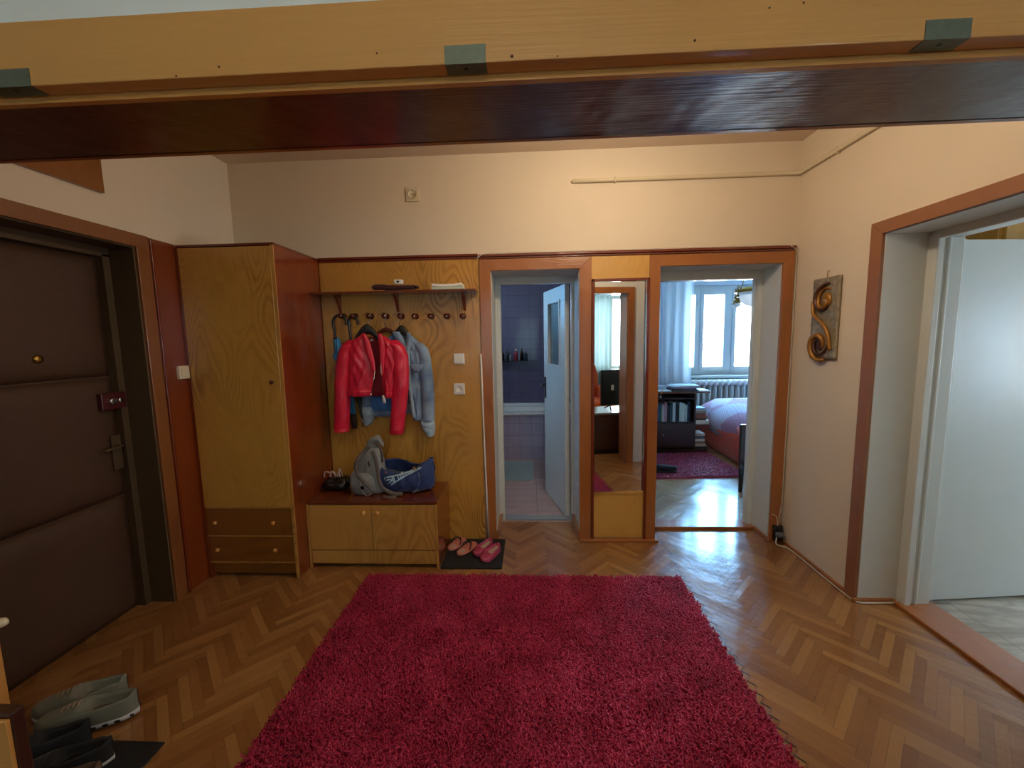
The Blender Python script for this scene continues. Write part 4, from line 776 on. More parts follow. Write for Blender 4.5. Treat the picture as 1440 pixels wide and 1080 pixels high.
B().sheet(lin_rows, (0, 0, -.003)).build('dark_lining', 'navyin', t)
bmv = BVHTree.FromPolygons([Vector(p) for r in rows for p in r], [(a*(K+1)+b, a*(K+1)+b+1, (a+1)*(K+1)+b+1, (a+1)*(K+1)+b) for a in range(len(rows)-1) for b in range(K)])
def onbag(px, py, off=.006):
    d = (at(px, py, 2.0) - CAMP).normalized(); h = bmv.ray_cast(CAMP, d)
    return (h[0] if h[0] else at(px, py, 2.62)) - d*off
def decal(m, poly, n=6):
    # quad strip polygon: two edge lists of equal length
    A, Bq = poly; m.sheet([[onbag(*a), onbag((a[0]+b[0])/2, (a[1]+b[1])/2), onbag(*b)] for a, b in zip(A, Bq)], (0, .0015, 0), False)
def L2(p, q, n=6): return [(p[0]+(q[0]-p[0])*k/n, p[1]+(q[1]-p[1])*k/n) for k in range(n+1)]
MT['print'] = plain('pale_blue_print', '#a9c6d6', .6, var=.1); base, tip = Vector((543, 678.5)), Vector((590, 658.5)); ax = (tip-base); LN = ax.length; ax = ax/LN; nr = Vector((-ax.y, ax.x))
def tw(u, v): p = base + ax*(u*LN) + nr*v; return (p.x, p.y)
def strip(m, pts, w_=.55):
    A = []; C_ = []
    for k in range(len(pts)-1):
        a_, b_ = Vector(pts[k]), Vector(pts[k+1]); d = (b_-a_).normalized(); n_ = Vector((-d.y, d.x))*w_
        for j in range(4):
            p = a_ + (b_-a_)*j/3; A.append(tuple(p+n_)); C_.append(tuple(p-n_))
    decal(m, (A, C_))
m = B(); hw = lambda u: 6.3*(1-u)**1.9 + .75
for s_ in (-1, 1): strip(m, [tw(u, s_*hw(u)) for u in [0, .06, .12, .18, .25, .32, .4, .5, .6, .7, .8, .9, 1.0]], .85)
for s_ in (-1, 1): strip(m, [tw(0, s_*3.0), tw(.1, s_*2.0), tw(.16, s_*.6), tw(.17, 0)], .6)
for u in (.0,): 
    for s_ in (-1, 1): strip(m, [tw(0, s_*6.3), tw(0, s_*3)], .7)
for u in (.2, .36, .24): strip(m, [tw(u, -hw(u)-.6), tw(u, hw(u)+.6)], .6)
for k in range(9):
    u = .4 + k*.06; strip(m, [tw(u, -hw(u)), tw(u+.06, hw(u+.06))], .28); strip(m, [tw(u, hw(u)), tw(u+.06, -hw(u+.06))], .28)
strip(m, [tw(.92, 0), tw(1.05, 0)], .9); m.build('tower_print', 'print', bag)
txt = bpy.data.curves.new('script', 'FONT'); txt.body = 'Paris'; txt.size = 1; txt.shear = .4; to = bpy.data.objects.new('tmp', txt); COL.objects.link(to); dg = bpy.context.evaluated_depsgraph_get(); dg.update(); tm = to.to_mesh()
vs = [v.co.copy() for v in tm.vertices]; fs = [tuple(p.vertices) for p in tm.polygons]; to.to_mesh_clear(); bpy.data.objects.remove(to)
m = B(); ca, sa = math.cos(-.45), math.sin(-.45); m.add([onbag(581.5 + (v.x*ca - v.y*sa*-1*-1)*5.0, 693.5 + (v.x*sa*1.0 - v.y*ca)*5.0) for v in vs], fs); m.build('script_print', 'print', bag)
MT['tab'] = plain('pale_brown_leather_tab', '#94705f', .5)
for (px, py) in ((542, 661), (582.5, 657.5)): B().loft([(onbag(px, py-2.5, .006), (.012, 0, 0), (0, .003, 0), 2.5), (onbag(px, py+2.5, .006), (.010, 0, 0), (0, .003, 0), 2.5), (onbag(px+.5, py+5, .006), (.002, 0, 0), (0, .003, 0), 2.5)], 10).build('leather_tab', 'tab', bag)
B().tube(smooth([onbag(585, 661), onbag(589, 667), onbag(589.5, 678), onbag(586, 688), onbag(580, 693)], 4), .0022, 6).build('cord', 'grey', bag)
B().lathe([(.005, -.003), (.005, .003), (0, .003)], onbag(565, 658.5+6.2), 10, 'y').build('rivet', 'plastic', bag); B().tube([at(601, 643, BY), at(607, 641.5, BY)], .004, 8).build('zip_end', 'brass', bag)
# ------------------------------------------------------------------ doormats and footwear
t = tag(B().loft([((-.4125, 2.695, 0), (.205, 0, 0), (0, .195, 0), 40), ((-.4125, 2.695, .009), (.205, 0, 0), (0, .195, 0), 40), ((-.4125, 2.695, .010), (.20, 0, 0), (0, .19, 0), 40)], 64, smooth=False).build('doormat', 'blackm', None), 'small black doormat under the flip-flops beside the shoe bench', 'doormat', None)
tag(B().add([(-2.08, .96, 0), (-1.405, .96, 0), (-1.405, 1.315, 0), (-2.08, 1.315, 0), (-2.08, .96, .009), (-1.405, .96, .009), (-1.405, 1.315, .009), (-2.08, 1.315, .009)], [(3, 2, 1, 0), (4, 5, 6, 7), (0, 1, 5, 4), (1, 2, 6, 5), (2, 3, 7, 6), (3, 0, 4, 7)]).build('doormat', 'blackm', None, .003), 'black doormat under the shoes near the entrance door', 'doormat')
def foot(s):   # half width, s 0 heel .. 1 toe
    return .5*(.62 + .38*math.sin(PI*min(1, max(0, (s-.05)/1.1)))**.8) * min(1, (1-(max(0, .14-s)/.14)**2)**.5 if s < .14 else 1) * (max(.0, 1-(max(0, s-.80)/.20)**2.2)**.5 if s > .80 else 1)
def shoe(name, label, cat, heel, toe, z0, W_, H, mats, group=None, laces=True, open_=(.06, .52), soleh=.022, low=False, cut=False):
    hx, hy = heel; tx, ty = toe; L_ = math.hypot(tx-hx, ty-hy); t = thing(name, label, cat, (hx, hy, z0), math.atan2(ty-hy, tx-hx), group)
    up, sole, lining = mats[:3]; N = 26
    def outline(g): return [(s*L_, foot(s)*W_*g) for s in [k/N for k in range(N+1)]]
    m = B(); ring = outline(1.04)
    secs = []
    for k in range(N+1):
        s = k/N; w_ = max(.003, foot(s)*W_*1.04); lift = .012*max(0, (s-.8)/.2)**2
        secs.append(((s*L_, 0, soleh/2+lift), (0, w_, 0), (0, 0, soleh/2), 5))
    part_local(B().loft(secs, 20), 'sole', sole, t)
    rows = []; K = 22
    for k in range(N+1):
        s = k/N; w_ = max(.003, foot(s)*W_); lift = .012*max(0, (s-.8)/.2)**2
        hgt = H*( .92 + .08*math.cos(s*8) if s < .5 else .92 - .52*((s-.5)/.5)**1.1) if not low else H*(1-.35*min(1, s/.4)+.0*s)
        if s > .9: hgt *= (1-((s-.9)/.1)**2*.55)
        if s < .04: hgt *= .97
        r = []
        for i in range(K+1):
            a = PI*i/K; y = -w_*math.copysign(abs(math.cos(a))**.75, math.cos(a)); z = soleh+lift + hgt*math.sin(a)**.62
            if open_[0] < s < open_[1]:
                e = min(1, (s-open_[0])/.05, (open_[1]-s)/.05); mid = max(0, math.sin(a)-.72)/.28
                if mid > 0: z = z - e*mid**.5*(z - soleh - .012)
                elif math.sin(a) > .6: z += .004*e
            r.append((s*L_, y, z))
        rows.append(r)
    u = part_local(B().sheet(rows), 'upper', up, t)
    secs = []
    a0, a1 = open_
    for k in range(9):
        s = a0+.02 + (a1-a0-.05)*k/8; secs.append(((s*L_, 0, soleh+.012+H*.10), (0, max(.004, foot(s)*W_*.62*math.sin(PI*(k+.6)/9.2)**.4), 0), (0, 0, .004), 2))
    part_local(B().loft(secs, 14), 'insole', lining, t)
    if laces:
        for k in range(4):
            s = open_[1]+.03+.055*k; w_ = foot(s)*W_*.45; hz = soleh + H*(.92-.52*max(0, (s-.5)/.5)**1.1)
            part_local(B().tube(smooth([(s*L_, -w_, hz-.010), (s*L_+.004, 0, hz+.003), (s*L_, w_, hz-.010)], 3), .0022, 6), 'lace', mats[3] if len(mats) > 3 else up, t)
    if cut:
        for k in range(5):
            s = .02+.11*k
            for sg in (-1, 1): part_local(B().loft([((s*L_+.010, sg*foot(s+.03)*W_*1.0, soleh*.5), (.010, 0, 0), (0, 0, soleh*.22), 3), ((s*L_+.010, sg*(foot(s+.03)*W_*1.05+.0015), soleh*.5), (.010, 0, 0), (0, 0, soleh*.22), 3)], 12), 'sole_opening', 'black', t)
    return t
MT['olive'] = fabric('olive_grey_knit', '#77786a', rough=.8); MT['wsole'] = plain('white_rubber_sole', '#c9cbd0', .5, var=.05); MT['dlining'] = fabric('dark_brown_lining_cloth', '#2e211a'); MT['bknit'] = fabric('black_knit', '#15171c', rough=.8); MT['tan'] = fabric('taupe_suede', '#5e4a3c', rough=.9)
shoe('sneaker', 'olive-grey sneaker with white perforated sole, front one of its pair by the entrance door', 'shoe', (-1.625, 1.435), (-1.935, 1.325), .010, .105, .085, ('olive', 'wsole', 'dlining', 'beige'), 'olive-grey sneakers', cut=True)
shoe('sneaker', 'olive-grey sneaker behind its twin, farthest shoe by the entrance door', 'shoe', (-1.76, 1.52), (-2.04, 1.395), .0, .10, .080, ('olive', 'wsole', 'dlining', 'beige'), 'olive-grey sneakers')
shoe('black_sneaker', 'black sneaker with white heel stripe in front of the olive-grey sneakers', 'shoe', (-1.535, 1.25), (-1.81, 1.13), .010, .088, .080, ('bknit', 'wsole', 'black', 'bknit'), 'black sneakers', soleh=.014)
shoe('black_sneaker', 'black sneaker squeezed between the olive-grey sneaker and its own twin', 'shoe', (-1.69, 1.31), (-1.94, 1.185), .010, .084, .085, ('bknit', 'black', 'black', 'bknit'), 'black sneakers', soleh=.014)
shoe('suede_shoe', 'taupe suede shoe at the front edge of the black doormat', 'shoe', (-1.47, 1.155), (-1.715, 1.05), .010, .085, .08, ('tan', 'bknit', 'dlining'), None, laces=False)
shoe('white_slipper', 'white shoe tip showing below the taupe suede shoe', 'shoe', (-1.375, 1.08), (-1.52, 1.02), .010, .085, .05, ('wsole', 'wsole', 'wsole'), None, laces=False)
MT['pinks'] = plain('salmon_rubber', '#c4786c', .55, var=.2, nscale=30); MT['mauve'] = plain('glossy_magenta_leather', '#a33a58', .25, coat=.5, var=.25)
def flop(label, heel, toe, z0, mat):
    hx, hy = heel; tx, ty = toe; L_ = math.hypot(tx-hx, ty-hy); t = thing('flip_flop', label, 'flip-flop', (hx, hy, z0), math.atan2(ty-hy, tx-hx), 'flip-flops'); N = 22; secs = []
    for k in range(N+1):
        s = k/N; secs.append(((s*L_, 0, .008), (0, max(.004, foot(s)*.088), 0), (0, 0, .008), 6))
    part_local(B().loft(secs, 18), 'footbed', mat, t); part_local(bx(.02, -.02, .0161, .07, .02, .0166), 'heel_print', 'beige', t)
    for sg in (-1, 1): part_local(B().tube(smooth([(.42*L_, sg*.036, .012), (.52*L_, sg*.034, .042), (.66*L_, sg*.014, .045), (.78*L_, 0, .018)], 4), .006, 8, flat=.5), 'strap', 'blackg', t)
flop('salmon flip-flop with black thong, against the bench side of the mat', (-.595, 2.71), (-.52, 2.88), .010, 'pinks')
flop('salmon flip-flop with black thong, next to the magenta flats', (-.522, 2.645), (-.425, 2.815), .010, 'pinks')
shoe('ballet_flat', 'glossy magenta flat shoe nearer the flip-flops', 'shoe', (-.305, 2.815), (-.405, 2.625), .010, .082, .042, ('mauve', 'mauve', 'beige'), 'magenta flat shoes', laces=False, open_=(.05, .66), soleh=.010)
shoe('ballet_flat', 'glossy magenta flat shoe nearer the front edge of the mat', 'shoe', (-.245, 2.745), (-.345, 2.555), .010, .082, .042, ('mauve', 'mauve', 'beige'), 'magenta flat shoes', laces=False, open_=(.05, .66), soleh=.010)
# ------------------------------------------------------------------ wooden post at the lower left
t = thing('wooden_stand', 'dark wooden post with pale orange board at the lower left edge', 'stand', (-1.43, .93, 0))
bx(-1.50, .905, 0, -1.388, .938, .540).build('post', 'darkpost' if 'darkpost' in MT else 'darkw', t, .006); bx(-1.50, .895, 0, -1.388, .9045, .528).build('front_board', 'beam', t, .002)
bx(-1.62, .985, 0, -1.547, 1.015, 1.02).build('back_board', 'beam', t, .002); bx(-1.60, .938, .1, -1.47, .985, .48).build('cross_rail', 'darkw', t)
B().lathe([(.006, 0), (.006, .02), (.012, .028), (.013, .04), (.008, .05), (0, .052)], (-1.547, 1.0, .728), 14, 'x').build('peg', 'cream', t)
# ------------------------------------------------------------------ hall ceiling lamp (above the beam, lights the hall)
t = thing('ceiling_lamp', 'small round ceiling lamp in the hall above the beam', 'lamp', (.25, 1.85, 2.66)); MT['bulb'] = plain('warm_lamp_glass', '#ffd9a0', .4, emis=('#ffc680', 3.0))
B().lathe([(.0, .1), (.08, .1), (.08, .07), (.06, .06), (0, .06)], (.25, 1.85, ZC-.1), 24).build('ceiling_rose', 'brass', t)
# ------------------------------------------------------------------ bathroom
t = thing('bathtub', 'built-in bathtub with lilac tiled front below the bottles', 'bathtub', (-.3, 5.3, 0))
bx(-1.298, 4.97, 0, .10, 5.03, .555).build('tiled_front', 'tub', t)
m = B(); m.box(-1.298, 4.95, .555, .658, 5.06, .59).box(-1.298, 5.6, .555, .658, 5.698, .60).box(.55, 5.06, .555, .658, 5.6, .59); m.build('rim', 'porc', t, .01)
B().sheet([[(-1.295+1.85*i/20, 5.05+.56*j/10, .57-.38*math.sin(PI*min(1, max(0, j/10)))**.5*math.sin(PI*(.04+.92*i/20))**.35) for i in range(21)] for j in range(11)]).build('basin', 'porc', t)
bx(.10, 4.93, 0, .658, 5.03, .554).build('tiled_pillar', 'tub', t)
for k, (px, h, r, c, lab) in enumerate(((706.5, .12, .030, '#15251f', 'dark green bottle at the left end of the bathroom shelf'), (713, .135, .026, '#2a3a3f', 'grey-black bottle second from the left on the bathroom shelf'), (718, .10, .018, '#8a93a0', 'slim grey bottle beside the red one on the bathroom shelf'), (725.5, .15, .030, '#a03a48', 'red bottle in the middle of the bathroom shelf'), (733.5, .17, .024, '#26191d', 'tall black bottle with pump on the bathroom shelf'), (739, .12, .028, '#253744', 'dark bottle with pale label at the right end of the bathroom shelf'))):
    x = at(px, 500, 5.62).x; z = at(px, 507, 5.62).z; t = thing('bottle', lab, 'bottle', (x, 5.62, z), group='bottles on the bathroom shelf')
    B().lathe([(0, 0), (r, 0), (r, h*.66), (r*.9, h*.74), (r*.38, h*.82), (r*.38, h*.88)], (x, 5.62, z), 16).build('bottle_body', plain('bottle_plastic', c, .25, coat=.4, var=.1), t); B().lathe([(r*.42, h*.88), (r*.42, h*1.05), (0, h*1.06)], (x, 5.62, z), 12).build('cap', 'plastic' if k in (3,) else 'black', t)
zs = at(725, 507, 5.62).z; tag(bx(at(700, 500, 5.6).x-.3, 5.55, zs-.012, at(743, 500, 5.6).x, 5.699, zs).build('bathroom_shelf', plain('dark_shelf_glass', '#3b3548', .2, coat=.3)), 'dark shelf on the tiled wall above the bathtub holding the bottles', 'shelf')
t = thing('washbasin', 'white washbasin edge at the left side of the bathroom', 'washbasin', (-.62, 4.55, .72))
B().lathe([(.05, -.16), (.12, -.14), (.20, -.06), (.235, .0), (.245, .012), (.235, .016), (.19, -.01), (.1, -.09), (0, -.11)], (-.60, 4.55, .735), 28).build('bowl', 'porc', t); B().lathe([(.07, -.735), (.055, -.6), (.06, -.12)], (-.60, 4.55, .735), 20).build('pedestal', 'porc', t)
MT['bmat'] = fabric('pale_teal_bath_mat', '#9fb6b4', scale=60, rough=.95, bump=.8)
tag(B().loft([((-.245, 4.50, 0), (.255, 0, 0), (0, .33, 0), 12), ((-.245, 4.50, .018), (.255, 0, 0), (0, .33, 0), 12)], 40, smooth=False).build('bath_mat', 'bmat', None, .004), 'pale teal bath mat on the bathroom floor before the bathtub', 'bath mat')
# ------------------------------------------------------------------ bedroom
w1 = root_struct('window_1', (3.2, 6.5, .88))
m = B(); m.box(2.42, 6.56, .88, 2.49, 6.62, 2.27).box(3.93, 6.56, .88, 4.0, 6.62, 2.27).box(2.42, 6.56, 2.20, 4.0, 6.62, 2.27).box(2.42, 6.56, .88, 4.0, 6.62, .95).box(2.60, 6.545, .95, 2.66, 6.62, 2.20).box(3.08, 6.545, .95, 3.15, 6.62, 2.20); m.build('window_frame', 'lac', w1, .004)
for a_, b_ in ((2.49, 2.60), (2.66, 3.08), (3.15, 3.93)):
    m = B(); q = .055 if b_-a_ > .3 else .02; m.box(a_, 6.535, .95, a_+q, 6.575, 2.20).box(b_-q, 6.535, .95, b_, 6.575, 2.20).box(a_+q, 6.535, .95, b_-q, 6.575, 1.01).box(a_+q, 6.535, 2.13, b_-q, 6.575, 2.20); sh = m.build('sash', 'lac', w1, .003)
    bx(a_+q, 6.553, 1.01, b_-q, 6.557, 2.13).build('pane', glass('clear_pane_%d' % int(a_*10)), sh)
B().tube([(2.685, 6.535, 1.50), (2.685, 6.51, 1.50), (2.685, 6.505, 1.49), (2.685, 6.505, 1.40)], .007, 8).build('handle', 'steel', w1)
bx(2.40, 6.40, .84, 4.02, 6.56, .88).build('window_sill', 'lac', w1, .006)
# what is seen through the window: pale facade with tiled eaves
MT['facade'] = wallpaint('pale_facade', '#f3f1ea')
t = thing('street_house', 'sunlit white house with wavy roof tiles seen through the bedroom window', 'house', (4.5, 12.0, -1.5)); bx(.0, 12.0, -1.5, 9.5, 15, 3.05).build('facade', 'facade', t)
MT['rooft'] = plain('terracotta_tiles', '#c08a72', .8)
rows = [[(-.2 + 9.8*i/160, 11.5+3.2*j/4, 3.03+1.1*j/4 + .05*math.sin(i*1.2)) for i in range(161)] for j in range(5)]; B().sheet(rows, (0, 0, .05)).build('roof', 'rooft', t)
bx(-.2, 11.62, 2.96, 9.6, 12.0, 3.0).build('eaves_board', plain('brown_eaves', '#7a5f50', .7), t)
# radiator
t = thing('radiator', 'white cast iron radiator below the bedroom window', 'radiator', (2.8, 6.36, .1)); sec = None
zt_ = at(1000, 534, 6.36).z
for k in range(12):
    x = 2.40 + .085*k
    if sec is None:
        m = B()
        for yy in (6.30, 6.36, 6.42): m.tube([(x, yy, .14), (x, yy, zt_-.04)], .019, 8)
        m.loft([((x, 6.26, zt_-.045), (.030, 0, 0), (0, 0, .04), 2.2), ((x, 6.30, zt_-.04), (.036, 0, 0), (0, 0, .045), 2.4), ((x, 6.42, zt_-.04), (.036, 0, 0), (0, 0, .045), 2.4), ((x, 6.45, zt_-.045), (.03, 0, 0), (0, 0, .04), 2.2)], 12).loft([((x, 6.27, .13), (.034, 0, 0), (0, 0, .04), 2.2), ((x, 6.45, .13), (.034, 0, 0), (0, 0, .04), 2.2)], 12)
        sec = m.build('section', 'lac', t); x_first = x
    else:
        c = sec.copy(); COL.objects.link(c); c.parent = t; c.location = (x-x_first, 0, 0)
B().tube([(2.37, 6.36, zt_-.045), (2.28, 6.36, zt_-.045), (2.26, 6.36, zt_-.06), (2.26, 6.36, .0)], .013, 8).build('pipe', 'lac', t); B().lathe([(.02, 0), (.024, .012), (.02, .045), (0, .047)], (2.30, 6.36, zt_-.045), 14, 'x').build('valve', 'black', t)
# curtain
MT['sheer'] = sheer('white_sheer_cloth', '#eef2f4', .38)
MT['sheer2'] = sheer('dense_white_sheer', '#b4c6c8', .06)
def curtain(x0, x1, y, z0, z1, n, amp, name, label, mat='sheer2'):
    rows = []
    for j in range(13):
        z = z0+(z1-z0)*j/12; fl = 1-.25*j/12; r = []
        for i in range(n*8+1):
            s = i/(n*8); r.append((x0+(x1-x0)*s, y + amp*fl*math.sin(s*n*2*PI*1.0 + .5*math.sin(j*.3)) + .3*amp*math.sin(s*n*3.7+j*.2), z))
        rows.append(r)
    return tag(B().sheet(rows, (0, .0015, 0)).build(name, mat), label, 'curtain')
zc0 = at(945, 541, 6.2).z
curtain(1.60, 2.42, 6.22, zc0, 2.62, 6, .035, 'sheer_curtain', 'white sheer curtain hanging left of the bedroom window', 'sheer')
tag(B().tube([(1.3, 6.22, 2.64), (4.2, 6.22, 2.64)], .014, 10).build('curtain_rail', 'lac'), 'white curtain rail across the bedroom above the window', 'curtain rail')
# bookcase
t = thing('bookcase', 'dark brown low bookcase with a drawer beside the bed', 'bookcase', (1.78, 5.38, 0)); fy = 5.2; a0, a1, a2 = 1.36, 2.10, 2.235
m = B(); m.box(a0, fy, .05, a0+.02, 5.62, .775).box(a1-.022, fy, .05, a1, 5.62, .775).box(a0, 5.60, .05, a2, 5.62, .775); m.build('side_panel', 'darkw', t, .001)
bx(a0-.02, fy-.02, .775, a2+.03, 5.63, .80).build('top_board', plain('brown_top', '#6b3a26', .3, coat=.4), t, .003)
for z in (.40, .715): bx(a0+.02, fy+.01, z-.018, a1-.022, 5.60, z).build('shelf', 'darkw', t)
for z in (.37,): bx(a1, fy+.02, z-.015, a2+.02, 5.60, z).build('side_shelf', 'darkw', t)
bx(a0, fy-.03, 0, a2+.01, 5.62, .05).build('base', 'darkw', t, .004)
d = bx(a0+.02, fy-.012, .07, a1-.005, fy+.008, .385).build('drawer', 'darkw', t, .003); q = at(933, 612, fy-.02); B().sphere((q.x, fy-.022, q.z), .013).build('knob', 'steel', d)
cols = [('#b9d0cc', .026), ('#c4d6d2', .024), ('#a8c3c6', .026), ('#1c2b45', .030), ('#3a4470', .024), ('#2b5b86', .034), ('#20507c', .030), ('#1f4f50', .026), ('#c9c2bb', .026), ('#b88a96', .026), ('#23222e', .032), ('#2b5a60', .022), ('#c4d0d0', .028), ('#1c2a34', .036)]
x = a0+.03; k = 0; names = ['pale teal', 'pale mint', 'light blue-grey', 'navy', 'violet-blue', 'mid-blue', 'deep blue', 'dark green', 'cream', 'dusty pink', 'near-black', 'sea-green', 'pale grey', 'slate']
book0 = None
while x < a1-.06:
    c, wd = cols[k % len(cols)]; wd *= 1.32; hh = .235 + .02*math.sin(k*2.3); cn = 'book_cover_'+c[1:]
    if cn not in MT: MT[cn] = plain(cn, c, .5, var=.08)
    tag(bx(x, fy+.035, .402, x+wd-.002, fy+.2, .402+hh).build('book', cn, None, .002), names[k % len(names)] + ' book standing on the open shelf of the dark bookcase', 'book', 'books on the open shelf'); x += wd; k += 1
st1 = [('#8fa8bd', .012, .12), ('#b9c4cc', .022, .13), ('#9a8f86', .03, .13), ('#7d4a36', .035, .12), ('#8a5540', .028, .14), ('#5c3a2c', .025, .13), ('#d6cdbb', .052, .165)]
nm = ['thin blue-grey', 'pale grey', 'taupe', 'reddish brown', 'chestnut', 'dark brown', 'thick cream']
z = .371
for k, (c, th, wd) in enumerate(st1[::-1]):
    cn = 'stack_cover_'+c[1:]; MT[cn] = plain(cn, c, .55, var=.08)
    o_ = tag(bx(a1+.004, fy+.0+.004*(k % 3), z, a1+.004+wd, fy+.19, z+th).build('book', cn, None, .002), nm[::-1][k] + ' book lying in the stack on the upper side shelf', 'book', 'books stacked on the side shelf'); z += th+.001
z = .051
for k, (c, th, wd, n_) in enumerate((('#3a2a26', .03, .15, 'brown-black'), ('#c7b9a4', .035, .13, 'beige'), ('#8b6f5a', .03, .12, 'tawny'), ('#d8d2c4', .03, .12, 'off-white'), ('#5d6468', .04, .11, 'slate grey'), ('#b8a99a', .03, .12, 'greige'))):
    cn = 'low_cover_'+c[1:]; MT[cn] = plain(cn, c, .55, var=.08); tag(bx(a1+.004, fy+.0+.006*(k % 2), z, a1+.004+wd, fy+.19, z+th).build('book', cn, None, .002), n_ + ' book lying in the low stack beside the drawer', 'book', 'books stacked at the bottom'); z += th+.001
z = .801
for k, (c, th, xa_, xb_, rz, n_) in enumerate((('#3d5a5c', .014, 1.80, 2.13, .03, 'dark green folder at the bottom of the pile on the bookcase'), ('#6d3e58', .014, 1.80, 2.11, -.05, 'plum magazine in the pile on the bookcase'), ('#7d8faa', .012, 1.82, 2.14, .06, 'blue-grey magazine in the pile on the bookcase'), ('#b79db8', .010, 1.84, 2.12, -.02, 'lilac magazine in the pile on the bookcase'), ('#dfe8ee', .008, 1.80, 2.12, .10, 'white sheets near the top of the pile on the bookcase'), ('#cfdde6', .006, 1.83, 2.15, -.08, 'pale blue sheets on top of the pile on the bookcase'))):
    cn = 'paper_'+c[1:]; MT[cn] = plain(cn, c, .6, var=.06); cx_ = (xa_+xb_)/2; o_ = tag(bx(xa_, 5.22, z, xb_, 5.44, z+th).build('magazine', cn, None), n_, 'magazine', 'pile on the bookcase'); o_.rotation_euler = (0, 0, rz); z += th+.0012
for k, (xa_, xb_, y0_, h, c, n_) in enumerate(((1.62, 1.79, 5.22, .006, '#e8eef0', 'white sheet lying at the bookcase front edge'), (2.14, 2.27, 5.22, .006, '#dbe9e4', 'white sheet hanging over the right end of the bookcase'), (1.60, 1.76, 5.35, .05, '#a9bcc2', 'pale grey box on the bookcase behind the white sheet'), (1.52, 1.585, 5.36, .10, '#9fb4b2', 'pale glass tumbler at the left end of the bookcase'))):
    cn = 'top_'+c[1:]; MT[cn] = plain(cn, c, .5, var=.06)
    if k == 3: o_ = B().lathe([(0, 0), (.03, 0), (.036, h), (.032, h), (.028, .006), (0, .006)], ((xa_+xb_)/2, y0_, .801), 20).build('tumbler', cn)
    else: o_ = bx(xa_, y0_, .801, xb_, y0_+(.12 if k == 2 else .2), .801+h).build(('paper_sheet', 'paper_sheet', 'storage_box')[k], cn)
    tag(o_, n_, ('paper', 'paper', 'box', 'tumbler')[k])
t = thing('paint_brush', 'wooden brush hanging over the bookcase front edge', 'brush', (1.69, 5.16, .76)); B().tube([at(932, 545, 5.17), at(929.5, 556, 5.165)], .006, 8).build('brush_handle', 'beam', t); B().sphere(at(929.2, 558.5, 5.165), (.014, .008, .014)).build('brush_head', 'cream', t)
# bed
MT['sheet'] = fabric('orange_red_sheet', '#d2492f', scale=60, rough=.8, var=.12, bump=.2)
def quilt_mat():
    t = T('pink_white_patch_quilt'); sp = t.n('SeparateXYZ', {0: t.coord((1, 1, 1), rot=(0, 0, .5))}); c = t.n('TexChecker', {'Vector': t.coord((1, 1, 0.6), rot=(.2, .3, .55)), 'Scale': 2.1, 'Color1': lin('#a3466f'), 'Color2': lin('#b7a3b8')})
    w_ = t.n('TexWave', {'Vector': t.coord(rot=(0, 0, .5)), 'Scale': 22, 'Distortion': 1.5}); v = t.noise(t.coord(), 60, 3)
    t.p(Base_Color=t.mix(t.M('MULTIPLY', t.M('ADD', w_.outputs[1], v), .28), c.outputs[0], lin('#d9c6d6')), Roughness=.85, Sheen_Weight=.2, Normal=t.bump(t.M('ADD', v, w_.outputs[1]), .6, .01)); return t.m
MT['quilt'] = quilt_mat()
t = thing('bed', 'low bed covered with a pink and white quilt over an orange-red sheet', 'bed', (3.0, 5.3, 0))
bx(2.46, 4.52, .0, 3.90, 6.15, .30).build('bed_base', 'darkw', t, .01)
B().loft([((3.18, 5.32, .015), (.80, 0, 0), (0, .92, 0), 8), ((3.18, 5.32, .12), (.79, 0, 0), (0, .90, 0), 8), ((3.16, 5.32, .30), (.79, 0, 0), (0, .87, 0), 9), ((3.16, 5.32, .42), (.74, 0, 0), (0, .83, 0), 8)], 60, noise=lambda a, b, p: (.02*math.sin(b*90)*(1-a), .02*math.cos(b*80)*(1-a), 0)).build('sheet', 'sheet', t)
B().loft([((3.18, 5.34, .27), (.79, 0, 0), (0, .885, 0), 6), ((3.17, 5.34, .40), (.80, 0, 0), (0, .87, 0), 5), ((3.19, 5.34, .49), (.76, 0, 0), (0, .82, 0), 4.5), ((3.22, 5.34, .565), (.68, 0, 0), (0, .76, 0), 4), ((3.24, 5.36, .595), (.50, 0, 0), (0, .6, 0), 3.5), ((3.26, 5.4, .602), (.2, 0, 0), (0, .2, 0), 3)], 60, noise=lambda a, b, p: (.012*math.sin(b*60+a*5), .010*math.sin(b*47-a*9), .012*math.sin(p[0]*11)*math.sin(p[1]*9) - .06*max(0, math.sin(b*2*PI*1.0+3.6))*(1-a))).build('quilt', 'quilt', t)
